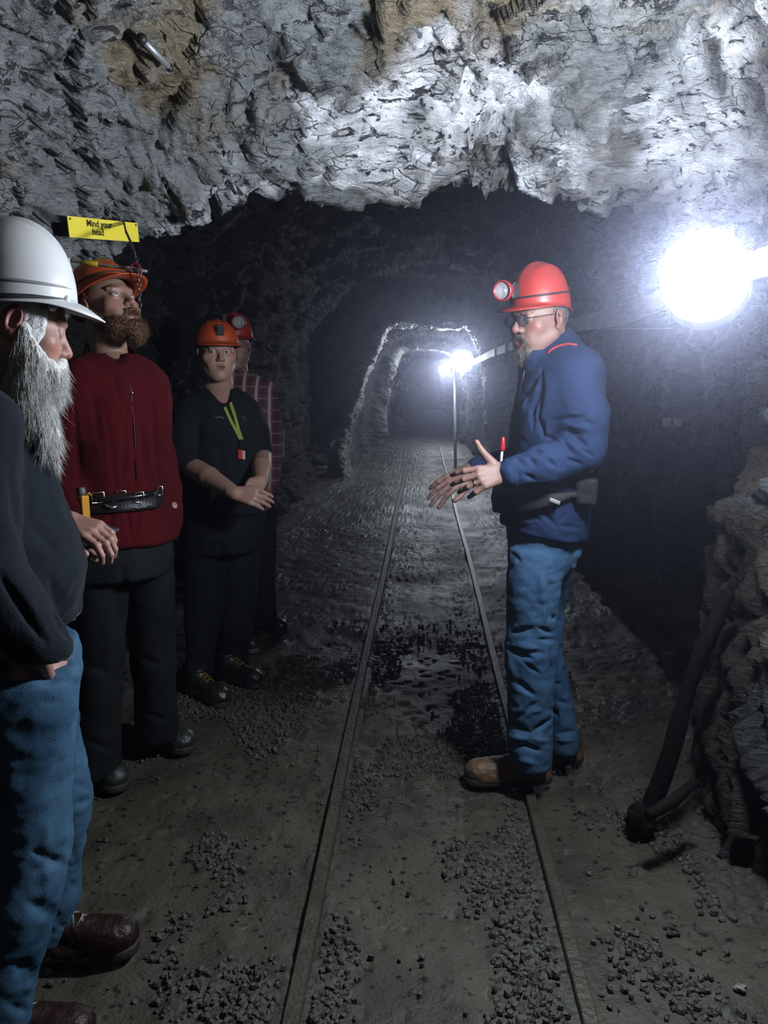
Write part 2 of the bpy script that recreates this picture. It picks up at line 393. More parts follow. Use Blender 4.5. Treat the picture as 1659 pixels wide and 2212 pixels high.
ST = [
 (-2.6, [(-1.4, -.1), (-1.5, .6), (-1.5, 1.2), (-1.45, 1.7), (-1.25, 2.1), (-.95, 2.4), (-.5, 2.5), (0, 2.55), (.5, 2.5), (1.0, 2.4), (1.3, 1.9), (1.3, 1.1), (1.2, -.1)]),
 (1.2, [(-1.4, -.1), (-1.5, .6), (-1.5, 1.2), (-1.45, 1.7), (-1.3, 2.1), (-1.0, 2.42), (-.5, 2.52), (0, 2.55), (.5, 2.5), (1.0, 2.4), (1.35, 1.95), (1.15, 1.2), (1.05, -.1)]),
 (2.0, [(-1.5, -.1), (-1.6, .6), (-1.6, 1.2), (-1.5, 1.65), (-1.3, 2.0), (-1.02, 2.32), (-.55, 2.50), (0, 2.56), (.5, 2.54), (1.0, 2.42), (1.4, 1.95), (1.06, 1.3), (1.0, -.1)]),
 (2.55, [(-1.6, -.1), (-1.68, .6), (-1.64, 1.2), (-1.5, 1.66), (-1.22, 1.92), (-.98, 2.20), (-.6, 2.40), (0, 2.49), (.5, 2.48), (.98, 2.36), (1.42, 1.95), (1.03, 1.2), (1.03, -.1)]),
 (2.85, [(-1.6, -.1), (-1.7, .6), (-1.64, 1.2), (-1.5, 1.68), K(200, 552, 2.85), K(318, 505, 2.85), K(470, 440, 2.85), (-.1, 2.29), (.4, 2.29), (.95, 2.20), (1.42, 1.95), (1.22, 1.2), (1.06, -.1)]),
 (3.1, [(-1.65, -.1), (-1.75, .6), (-1.7, 1.25), (-1.5, 1.72), K(240, 562, 3.1), K(340, 500, 3.1), K(490, 440, 3.1), K(780, 408, 3.1), K(1060, 414, 3.1), K(1330, 462, 3.1), (1.42, 2.0), (1.36, 1.2), (1.2, -.1)]),
 (3.22, [(-1.66, -.1), (-1.78, .6), (-1.78, 1.25), (-1.7, 1.8), (-1.45, 2.1), (-1.15, 2.25), (-.75, 2.35), (-.15, 2.4), (.35, 2.38), (.85, 2.28), (1.4, 2.02), (1.36, 1.2), (1.2, -.1)]),
 (3.6, [(-1.6, -.1), (-1.8, .6), (-1.8, 1.3), (-1.75, 1.9), (-1.5, 2.3), (-1.1, 2.55), (-.6, 2.68), (-.1, 2.72), (.4, 2.7), (.9, 2.55), (1.3, 2.1), (1.36, 1.2), (1.22, -.1)]),
 (6.0, [(-1.5, -.1), (-1.65, .6), (-1.65, 1.3), (-1.6, 1.9), (-1.4, 2.3), (-1.0, 2.6), (-.6, 2.72), (-.1, 2.75), (.4, 2.72), (.85, 2.55), (1.2, 2.1), (1.3, 1.2), (1.25, -.1)]),
 (10.9, [(-1.5, -.1), (-1.65, .6), (-1.65, 1.3), (-1.6, 1.9), (-1.4, 2.3), (-1.0, 2.65), (-.6, 2.8), (-.1, 2.85), (.4, 2.8), (.85, 2.6), (1.2, 2.2), (1.35, 1.2), (1.3, -.1)]),
 (11.4, [K(748, 1045, 11.5), K(742, 970, 11.5), K(764, 890, 11.5), K(792, 815, 11.5), K(820, 750, 11.5), K(838, 712, 11.5), K(868, 702, 11.5), K(925, 703, 11.5), K(985, 704, 11.5), K(1022, 722, 11.5), K(1042, 775, 11.5), K(1050, 890, 11.5), K(1056, 1045, 11.5)]),
 (11.8, [K(760, 1045, 11.8), K(750, 970, 11.8), K(772, 890, 11.8), K(797, 815, 11.8), K(824, 758, 11.8), K(842, 718, 11.8), K(870, 709, 11.8), K(925, 711, 11.8), K(985, 712, 11.8), K(1018, 730, 11.8), K(1038, 778, 11.8), K(1046, 890, 11.8), K(1052, 1045, 11.8)]),
 (12.3, [(-1.2, -.1), (-1.3, .5), (-1.25, 1.1), (-1.15, 1.6), (-1.0, 2.0), (-.8, 2.36), (-.45, 2.5), (0, 2.55), (.5, 2.5), (.85, 2.3), (1.05, 1.8), (1.1, 1.0), (1.05, -.1)]),
 (18.0, [(-1.2, -.1), (-1.3, .5), (-1.25, 1.1), (-1.15, 1.6), (-1.0, 2.0), (-.8, 2.3), (-.45, 2.5), (0, 2.55), (.5, 2.5), (.85, 2.3), (1.05, 1.8), (1.1, 1.0), (1.05, -.1)]),
 (18.6, [K(838, 962, 18.7), K(836, 925, 18.7), K(838, 880, 18.7), K(847, 835, 18.7), K(856, 800, 18.7), K(868, 766, 18.7), K(880, 756, 18.7), K(915, 757, 18.7), K(950, 758, 18.7), K(975, 765, 18.7), K(996, 800, 18.7), K(1004, 870, 18.7), K(1006, 962, 18.7)]),
 (19.2, [(-.95, -.1), (-.97, .35), (-.95, .85), (-.87, 1.3), (-.77, 1.75), (-.6, 2.1), (-.4, 2.28), (0, 2.32), (.4, 2.28), (.7, 2.1), (.95, 1.7), (1.0, .9), (.95, -.1)]),
 (27.0, [(-.95, -.1), (-1.0, .35), (-.97, .85), (-.9, 1.3), (-.8, 1.75), (-.65, 2.1), (-.4, 2.35), (0, 2.4), (.4, 2.35), (.7, 2.1), (.95, 1.7), (1.0, .9), (.95, -.1)]),
 (28.0, [K(876, 917, 28), K(867, 895, 28), K(866, 865, 28), K(868, 838, 28), K(884, 812, 28), K(900, 790, 28), K(914, 780, 28), K(930, 778, 28), K(950, 779, 28), K(968, 784, 28), K(980, 810, 28), K(984, 860, 28), K(980, 917, 28)]),
 (45.0, [(-1.0, -.1), (-1.0, .35), (-.97, .85), (-.9, 1.3), (-.8, 1.75), (-.65, 2.1), (-.4, 2.3), (0, 2.3), (.4, 2.3), (.7, 2.1), (.95, 1.7), (1.0, .9), (.95, -.1)]),
]
def cave():
    sy = np.array([s[0] for s in ST]); kp = np.array([s[1] for s in ST])          # (ns,13,2)
    ys = np.concatenate([np.arange(-2.6, 1.0, .12), np.arange(1.0, 1.7, .03), np.arange(1.7, 3.7, .0095), np.arange(3.7, 6, .035), np.arange(6, 11.2, .09),
                         np.arange(11.2, 12.5, .035), np.arange(12.5, 18.4, .15), np.arange(18.4, 19.4, .06), np.arange(19.4, 27.6, .3), np.arange(27.6, 28.8, .1), np.arange(28.8, 45.1, 1.0)])
    nsub = 40; t = np.linspace(0, 1, nsub, endpoint=False)
    rows = np.stack([np.stack([np.interp(ys, sy, kp[:, k, c]) for c in (0, 1)], -1) for k in range(13)], 1)   # (ny,13,2)
    pad = np.concatenate([rows[:, :1] * 2 - rows[:, 1:2], rows, rows[:, -1:] * 2 - rows[:, -2:-1]], 1); out = []
    for k in range(12):
        p0, p1, p2, p3 = [pad[:, k + j][:, None, :] for j in range(4)]; tt = t[None, :, None]
        out.append(.5 * ((2 * p1) + (-p0 + p2) * tt + (2 * p0 - 5 * p1 + 4 * p2 - p3) * tt ** 2 + (-p0 + 3 * p1 - 3 * p2 + p3) * tt ** 3))
    out.append(rows[:, 12:13]); prof = np.concatenate(out, 1); ny, nu = prof.shape[:2]
    V = np.zeros((ny, nu, 3)); V[:, :, 0] = prof[:, :, 0]; V[:, :, 2] = prof[:, :, 1]; V[:, :, 1] = ys[:, None]
    du = np.gradient(V, axis=1); dy = np.gradient(V, axis=0); N = np.cross(du, dy); N /= np.linalg.norm(N, axis=2, keepdims=True) + 1e-9
    # make normals point outward (away from tunnel middle)
    ctr = np.array([0, 0, 1.0]); s = np.sign((N * (V - np.stack([np.zeros(ny), ys, np.full(ny, 1.0)], 1)[:, None, :])).sum(2, keepdims=True)); s[s == 0] = 1; N *= s
    p = V.reshape(-1, 3); n = N.reshape(-1, 3)
    A = np.array(Matrix.Rotation(.5, 3, 'X') @ Matrix.Rotation(.45, 3, 'Y')); q = p @ A.T
    w = p + .25 * np.stack([vnoise(p * 2.1, 1), vnoise(p * 2.1, 2), vnoise(p * 2.1, 3)], 1)
    qw = w @ A.T
    f1, e1 = facets(qw * np.array([2.6, 2.2, 3.4]), 11); f2, e2 = facets(qw * np.array([8.5, 6.5, 11]) + 5, 31); f3, e3 = facets(qw * np.array([24, 19, 30]) + 9, 51)
    d = .055 * f1 + .034 * f2 + .012 * f3 + .03 * fbm(p * 1.7, 71, 3) + .004 * fbm(p * 40, 75, 2)
    far = np.clip((p[:, 1] - 10.5) / 1.0, 0, 1); d *= 1 - .45 * far
    # a jagged overhang: break the edge of the brow
    brow = np.exp(-((p[:, 1] - 3.08) / .14) ** 2); d = d + brow * (.02 * f2 + .025 * vnoise(p * 7, 88))
    # deep recesses (holes) seen in the roof
    dark = np.zeros(len(p))
    x, y = proj(p); front = (p[:, 1] > .8) & (p[:, 1] < 3.25)
    x = x + 16 * vnoise(p * 11, 5); y = y + 12 * vnoise(p * 11, 6)
    for (x0, y0, x1, y1, r, dep) in [(1020, 10, 1075, 95, 16, .05), (1250, 20, 1262, 75, 20, .05), (880, 55, 860, 90, 17, .04), (560, 150, 640, 205, 30, .05), (640, 20, 420, 25, 34, .07),
                                     (930, 70, 945, 110, 14, .04), (690, 320, 650, 340, 12, .03), (670, 160, 700, 215, 14, .03), (760, 90, 790, 120, 18, .04), (545, 110, 600, 100, 14, .03),
                                     (1340, 250, 1310, 300, 10, .03), (190, 345, 225, 380, 8, .03), (20, 450, 110, 470, 12, .03), (1040, 215, 1020, 240, 10, .02)]:
        L2 = (x1 - x0) ** 2 + (y1 - y0) ** 2; tt = np.clip(((x - x0) * (x1 - x0) + (y - y0) * (y1 - y0)) / L2, 0, 1)
        dd = np.hypot(x - x0 - tt * (x1 - x0), y - y0 - tt * (y1 - y0)); g = np.exp(-(dd / r) ** 2) * front
        d = d + dep * g
    # long clefts at the upper right, tinted darker inside
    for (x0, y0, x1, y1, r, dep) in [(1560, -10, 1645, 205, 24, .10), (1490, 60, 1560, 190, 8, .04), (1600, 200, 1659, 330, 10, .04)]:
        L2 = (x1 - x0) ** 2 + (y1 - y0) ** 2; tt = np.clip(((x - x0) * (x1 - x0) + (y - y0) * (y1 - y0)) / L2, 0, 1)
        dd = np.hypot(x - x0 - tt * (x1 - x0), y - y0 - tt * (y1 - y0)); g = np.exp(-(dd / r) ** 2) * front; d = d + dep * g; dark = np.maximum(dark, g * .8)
    p = p + n * d[:, None]
    # stone colour: iron-stained bands, lamplight on the brow painted in as pale rock
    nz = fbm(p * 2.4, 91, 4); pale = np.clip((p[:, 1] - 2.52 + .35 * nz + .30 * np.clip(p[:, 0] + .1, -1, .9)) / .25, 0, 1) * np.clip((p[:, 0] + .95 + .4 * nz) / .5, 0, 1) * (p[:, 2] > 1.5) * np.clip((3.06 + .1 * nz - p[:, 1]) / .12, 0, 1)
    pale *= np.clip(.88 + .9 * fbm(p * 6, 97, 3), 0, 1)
    brown = np.clip((nz + .25 + .5 * np.exp(-((p[:, 0] - .25) / .6) ** 2)) / .4, 0, 1) * np.clip((2.78 - p[:, 1]) / .2, 0, 1) * (p[:, 0] > -.9)
    brown = np.maximum(brown, .55 * np.clip((fbm(p * 1.6, 101, 3) - .1) / .25, 0, 1)); brown *= 1 - pale
    brown = np.maximum(brown, np.clip((p[:, 1] - 3.4) / 1.0, 0, 1) * .5)
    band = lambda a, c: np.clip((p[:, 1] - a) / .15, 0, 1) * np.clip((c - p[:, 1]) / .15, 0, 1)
    dark = np.maximum(dark, (p[:, 1] > 11.6) * (1 - np.maximum(np.maximum(band(11.2, 12.15), band(18.2, 19.0)), band(27.3, 28.6))) * .72)  # shade of the far walls tinted in, portal bands left brighter
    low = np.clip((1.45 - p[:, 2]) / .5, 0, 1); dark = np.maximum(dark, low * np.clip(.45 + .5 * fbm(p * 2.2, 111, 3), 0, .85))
    dark = np.maximum(dark, np.clip((p[:, 1] - 3.15) / .3, 0, 1) * np.clip((11.2 - p[:, 1]) / .2, 0, 1) * .9)  # darkness of the chamber behind the brow put into the rock colour
    rim = (np.maximum(band(11.3, 11.95), band(18.3, 18.9)) * np.clip((p[:, 2] - 1.3) / .6, .25, 1)); pale = np.maximum(pale, rim); dark = dark * (1 - rim)  # lamplit portal rims painted pale
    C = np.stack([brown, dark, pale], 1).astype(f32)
    V = p.reshape(ny, nu, 3); C = C.reshape(ny, nu, 3)
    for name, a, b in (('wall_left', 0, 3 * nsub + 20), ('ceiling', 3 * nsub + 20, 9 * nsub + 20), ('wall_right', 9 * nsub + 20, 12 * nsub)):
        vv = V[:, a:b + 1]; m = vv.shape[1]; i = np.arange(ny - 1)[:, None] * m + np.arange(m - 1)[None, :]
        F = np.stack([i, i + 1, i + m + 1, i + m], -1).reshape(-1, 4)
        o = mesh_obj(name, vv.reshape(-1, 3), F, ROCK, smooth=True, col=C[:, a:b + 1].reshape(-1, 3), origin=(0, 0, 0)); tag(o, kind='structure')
    # closing faces, far behind and far ahead
    for name, yy in (('wall_back', -2.55), ('wall_front', 44.8)):
        g = np.linspace(-2.2, 2.2, 60); h = np.linspace(-.2, 3.2, 50); X, Z = np.meshgrid(g, h); q = np.stack([X.ravel(), np.full(X.size, yy), Z.ravel()], 1)
        q[:, 1] += .05 * facets(q * 3, 5)[0]; i = np.arange(49)[:, None] * 60 + np.arange(59)[None, :]; F = np.stack([i, i + 1, i + 61, i + 60], -1).reshape(-1, 4)
        tag(mesh_obj(name, q, F, ROCK, col=np.tile(np.array([[.2, .5, 0]], dtype=f32), (len(q), 1)), origin=(0, 0, 0)), kind='structure')
    return p, ny, nu
cave_pts, cny, cnu = cave()
CM = cave_pts.reshape(cny, cnu, 3)
def rock_bvh(y0, y1):
    ok = [j for j in range(cny) if y0 < CM[j, 0, 1] < y1]; V = CM[ok[0]:ok[-1] + 1, ::2].copy(); a, b = V.shape[:2]
    F = [(i * b + k, i * b + k + 1, (i + 1) * b + k + 1, (i + 1) * b + k) for i in range(a - 1) for k in range(b - 1)]
    return BVHTree.FromPolygons([tuple(q) for q in V.reshape(-1, 3)], F)
BV = rock_bvh(1.2, 3.7)
def rock_hit(px, py):
    d = Vector(ray(px, py)).normalized(); h = BV.ray_cast(Vector(CAM), d)
    return (np.array(h[0]), np.array(h[1])) if h[0] is not None else (None, None)

def floor_h(x, y):
    p = np.stack([x, y, np.zeros_like(x)], 1)
    return .012 * fbm(p * 2.2, 201, 3) + .004 * fbm(p * 14, 205, 3) - .012 + .07 * np.clip((np.abs(x - .0) - 1.05) / .5, 0, 1) ** 1.5
def gravel_mask(x, y):
    """where loose ballast lies"""
    p = np.stack([x, y, np.zeros_like(x)], 1); n = fbm(p * np.array([3.2, 2.4, 1]), 221, 3)
    inside = ((x > -.27) & (x < .37)).astype(float); side = np.where(inside > 0, .12 + .9 * np.abs((x - .05) / .33) ** 2, -.12)
    return np.clip((n * .9 + side - .12) / .35, 0, 1)
def floor():
    xs = np.concatenate([np.arange(-2.0, -1.3, .03), np.arange(-1.3, 1.3, .0105), np.arange(1.3, 1.9, .03)])
    ys = np.concatenate([np.arange(-2.6, .8, .1), np.arange(.8, 4.2, .0105), np.arange(4.2, 8, .03), np.arange(8, 20, .1), np.arange(20, 45.2, .5)])
    X, Y = np.meshgrid(xs, ys); x, y = X.ravel(), Y.ravel(); z = floor_h(x, y); g = gravel_mask(x, y)
    p = np.stack([x, y, z], 1); f, e = facets(np.stack([x, y, z * 0], 1) * 52, 301); z = z + g * (.006 * (f + 1) - .02 * np.clip(.25 - e, 0, .25)) - .004 * (1 - g) * np.clip(vnoise(p * 30, 7) - .45, 0, 1) * 6
    near_rail = np.minimum(abs(x + .296), abs(x - .39)); z = np.where(near_rail < .05, np.minimum(z, -.004), z)
    p[:, 2] = z; m = len(xs); i = np.arange(len(ys) - 1)[:, None] * m + np.arange(m - 1)[None, :]
    F = np.stack([i, i + 1, i + m + 1, i + m], -1).reshape(-1, 4)
    M = bpy.data.materials.new('trodden_mine_floor'); M.use_nodes = True; nt = M.node_tree; N = nt.nodes; L = nt.links; b = N['Principled BSDF']
    tc = N.new('ShaderNodeTexCoord')
    def noise(s, d=5):
        n = N.new('ShaderNodeTexNoise'); n.inputs['Scale'].default_value = s; n.inputs['Detail'].default_value = d; L.new(tc.outputs['Object'], n.inputs['Vector']); return n.outputs['Fac']
    def ramp(s, st):
        r = N.new('ShaderNodeValToRGB'); L.new(s, r.inputs[0]); e = r.color_ramp.elements
        e[0].position, e[0].color = st[0][0], (*st[0][1], 1); e[1].position, e[1].color = st[1][0], (*st[1][1], 1); return r.outputs[0]
    c = ramp(noise(3.5, 8), ((.35, (.038, .035, .025)), (.66, (.066, .061, .042))))
    at = N.new('ShaderNodeAttribute'); at.attribute_name = 'tint'; mx = N.new('ShaderNodeMix'); mx.data_type = 'RGBA'; L.new(at.outputs['Fac'], mx.inputs['Factor'])
    c2 = ramp(noise(60, 3), ((.35, (.030, .030, .027)), (.68, (.07, .068, .058)))); L.new(c, mx.inputs['A']); L.new(c2, mx.inputs['B'])
    sp = ramp(noise(38, 2), ((.30, (.12, .12, .12)), (.40, (1, 1, 1)))); mm = N.new('ShaderNodeMix'); mm.data_type = 'RGBA'; mm.blend_type = 'MULTIPLY'; mm.inputs['Factor'].default_value = 1
    L.new(mx.outputs['Result'], mm.inputs['A']); L.new(sp, mm.inputs['B']); L.new(mm.outputs['Result'], b.inputs['Base Color'])
    wet = N.new('ShaderNodeMapRange'); L.new(noise(2.2, 4), wet.inputs['Value']); wet.inputs['From Min'].default_value = .35; wet.inputs['From Max'].default_value = .65
    wet.inputs['To Min'].default_value = .46; wet.inputs['To Max'].default_value = .64; b.inputs['Specular IOR Level'].default_value = .35; L.new(wet.outputs[0], b.inputs['Roughness'])
    bp = N.new('ShaderNodeBump'); bp.inputs['Strength'].default_value = .5; bp.inputs['Distance'].default_value = .012; L.new(noise(85, 6), bp.inputs['Height']); L.new(bp.outputs[0], b.inputs['Normal'])
    tag(mesh_obj('floor', p, F, M, col=np.repeat(g[:, None], 3, 1), origin=(0, 0, 0)), kind='structure')
floor()
def ballast():
    ico = np.array(uvsphere((0, 0, 0), 1, 6, 4)[0]); fi = uvsphere((0, 0, 0), 1, 6, 4)[1]; V = []; F = []; o = 0; n = 0
    r = np.random.default_rng(5); cand = np.stack([r.uniform(-1.25, .86, 70000), 1.05 + 5.5 * r.random(70000) ** 1.6], 1); g = gravel_mask(cand[:, 0], cand[:, 1])
    fl = floor_h(cand[:, 0], cand[:, 1])
    for (x, y), gg, z in zip(cand, g, fl):
        pr = (gg * .5 + .010) * min(1, max(0, (4.6 - y) / 1.4))
        if r.random() > pr or min(abs(x + .296), abs(x - .39)) < .045: continue
        s = r.uniform(.005, .0115) * (1 if gg > .3 else .8); sc = s * r.uniform(.6, 1.25, 3); a = r.uniform(0, 6.3)
        v = ico * sc * (1 + r.uniform(-.22, .22, (len(ico), 1))); c, q = math.cos(a), math.sin(a); v = v @ np.array([[c, q, 0], [-q, c, 0], [0, 0, 1]])
        V.append(v + (x, y, z + .003 + sc[2] * .35)); F += [tuple(i + o for i in t) for t in fi]; o += len(v); n += 1
    m = mat('grey_green_gravel', (.115, .11, .09), .6, bump=.4, bscale=200, var=.35, vscale=45)
    o = mesh_obj('gravel', np.concatenate(V), F, m, smooth=False)
    tag(o, 'loose grey gravel scattered over the mine floor between and beside the rails', 'gravel', kind='stuff')
ballast()
# ------------------------------------------------------------------ rails
RUST = mat('rusty_rail_iron', (.12, .10, .07), .5, .25, bump=.5, bscale=70, var=.35, vscale=14)
def rail(x0, name, label, w, y0=.6, y1=44):
    ys = np.concatenate([np.arange(y0, 5, .06), np.arange(5, y1, .8)]); sec = [(-w, -.03), (-w, .008), (-w * .82, .014), (w * .82, .014), (w, .008), (w, -.03)]
    V = []; F = []; k = len(sec)
    for i, y in enumerate(ys):
        dx = .004 * math.sin(y * 1.3); dz = .002 * math.sin(y * 2.9)
        V += [(x0 + dx + a, y, b + dz) for a, b in sec]
        if i: F += [((i - 1) * k + j, (i - 1) * k + (j + 1) % k, i * k + (j + 1) % k, i * k + j) for j in range(k)]
    o = mesh_obj('rail', np.array(V), F, RUST, smooth=False); tag(o, label, 'rail', 'narrow gauge rails along the tunnel')
rail(-.296, 'rail', 'rusty narrow-gauge rail, the left one, clear of anyone\'s feet', .021)
rail(.392, 'rail', 'rusty narrow-gauge rail, the right one, running under the boot of the man in blue', .019)
# ------------------------------------------------------------------ lamps, trunking, glare haze
W_LAMP = (.80, .87, 1.0)
GLOBE = mat('lit_opal_globe', (.9, .9, .9), .4, emit=W_LAMP, es=430)
IRON = mat('dark_iron', (.03, .03, .033), .5, .6)
PALE = mat('pale_galvanised_metal', (.55, .56, .57), .4, .3, bump=.2, bscale=30, var=.2)
TIMB = mat('whitened_board', (.45, .45, .45), .55, bump=.3, bscale=30, var=.25, stretch=(8, 1, 8))
def lamp(px, py, Y, r, label, es=None, bdir=(.7, 0, -.35)):
    c = P(px, py, Y); t = empty('mine_lamp', (c[0], c[1], c[2] - r)); tag(t, label, 'lamp', 'round white lamps along the right wall')
    g = GLOBE
    if es: g = mat('lit_opal_globe', (.9, .9, .9), .4, emit=W_LAMP, es=es)
    v, f = uvsphere(c, r, 32, 20); mesh_obj('globe', v, f, g, t)
    d = np.array(bdir, float); d /= np.linalg.norm(d); M = basis(np.cross(d, (0, 0, 1)), d)
    v, f = lathe([(r * .8, r * .62), (r * 1.0, r * .62), (r * 1.04, r * 1.0), (r * .6, r * 1.3), (r * .55, r * 1.5)], c, M, 28)
    mesh_obj('base', v, f, IRON, t, smooth=False)
    return c
L1 = lamp(1520, 590, 1.88, .097, 'large glaring round lamp at the right, nearest to the viewer, beside the pale board', bdir=(.40, .85, -.30))
L2 = lamp(999, 779, 13.0, .17, 'smaller glaring round lamp deep in the tunnel, just left of the bearded man in blue', es=165, bdir=(.35, 1, -.1))
L3 = lamp(960, 799, 20.0, .14, 'smallest, most distant round lamp, left of and below the middle lamp', es=190, bdir=(.35, 1, -.1))
# pale board running along the right wall
def board():
    pts = [(1659 + 330, 565 - 115, 1.6), (1659, 566, 2.15), (1520, 612, 2.6), (1340, 683, 3.25), (1225, 706, 4.5), (1110, 746, 7.0), (1062, 764, 9.3), (1022, 784, 12.4)]
    C = [P(*q) for q in pts]; hh = [.042, .040, .038, .036, .036, .038, .042, .045]; V = []; F = []
    t = empty('handrail', (C[3][0], C[3][1], C[3][2])); tag(t, 'long pale horizontal board running along the right wall past the lamps', 'rail')
    C2 = []; H2 = []
    for i in range(len(C) - 1):
        for s in np.linspace(0, 1, 8, endpoint=False): C2.append(C[i] * (1 - s) + C[i + 1] * s); H2.append(hh[i] * (1 - s) + hh[i + 1] * s)
    for i, (c, h) in enumerate(zip(C2, H2)):
        V += [c + (-.012, 0, -h), c + (-.012, 0, h), c + (.012, 0, h), c + (.012, 0, -h)]
        if i: F += [((i - 1) * 4 + j, (i - 1) * 4 + (j + 1) % 4, i * 4 + (j + 1) % 4, i * 4 + j) for j in range(4)]
    F += [(0, 1, 2, 3), ((len(C2) - 1) * 4 + 3, (len(C2) - 1) * 4 + 2, (len(C2) - 1) * 4 + 1, (len(C2) - 1) * 4)]
    mesh_obj('board', np.array(V), F, TIMB, t, smooth=False)
    for k in (34, 38, 42, 46):
        c = C2[k]; v, f = boxm(c + (-.016, 0, 0), (.006, .012, H2[k] + .012)); mesh_obj('joint_strap', v, f, PALE, t, smooth=False)
    for k in (16, 30, 44):                      # brackets to the wall
        c = C2[k]; v, f = boxm(c + (.26, 0, -.01), (.25, .012, .012)); mesh_obj('bracket', v, f, IRON, t, smooth=False)
board()
# pale post below the middle lamp
pb = P(984, 1000, 13.6); pt = P(981, 800, 13.6)
v, f = tube([(pb[0], 13.6, -.02), ((pb[0] + pt[0]) / 2, 13.6, (pt[2]) / 2), (pt[0], 13.6, pt[2])], .028, 10)
tag(mesh_obj('post', v, f, PALE), 'thin pale upright post below the middle lamp deep in the tunnel', 'post')
# small twin fixture and hanging strips far back
c = P(877, 776, 18.2); t = empty('twin_spotlight', (c[0], c[1], c[2] - .06)); tag(t, 'small dark fixture with two white heads, on the far left wall of the tunnel', 'light fixture')
v, f = boxm(c + (0, .02, .07), (.10, .03, .035)); mesh_obj('housing', v, f, IRON, t, smooth=False)
WH = mat('white_plastic', (.8, .8, .82), .4)
for s in (-1, 1):
    v, f = uvsphere(c + (.048 * s, -.03, -.01), (.042, .03, .05), 14, 10); mesh_obj('lamp_head', v, f, WH, t)
# two small reflectors on the right wall
for px in (1440, 1464):
    h = P(px, 912, 3.9); v, f = boxm(h, (.02, .006, .02))
    tag(mesh_obj('reflector', v, f, mat('pale_reflector', (.75, .8, .78), .3), smooth=False), 'small pale square reflector beside its twin, behind the back of the man in blue', 'reflector', 'twin reflectors on the right wall')
w = bpy.data.worlds.new('world'); SC.world = w; w.use_nodes = True
w.node_tree.nodes['Background'].inputs[0].default_value = (.5, .6, .75, 1); w.node_tree.nodes['Background'].inputs[1].default_value = 0.0
vs = w.node_tree.nodes.new('ShaderNodeVolumeScatter'); vs.inputs['Color'].default_value = (.72, .76, 1, 1); vs.inputs['Density'].default_value = GLARE_HAZE; vs.inputs['Anisotropy'].default_value = .9   # thin volume added to give the lamps a glare halo
w.node_tree.links.new(vs.outputs[0], w.node_tree.nodes['World Output'].inputs['Volume'])
SC.cycles.use_denoising = True; SC.cycles.max_bounces = 4; SC.cycles.diffuse_bounces = 1; SC.cycles.glossy_bounces = 2; SC.cycles.use_adaptive_sampling = True; SC.cycles.adaptive_threshold = .12; SC.cycles.adaptive_min_samples = 16; SC.cycles.volume_bounces = 0; SC.cycles.use_light_tree = True
SC.cycles.sample_clamp_indirect = 3.0; SC.cycles.caustics_reflective = False; SC.cycles.caustics_refractive = False
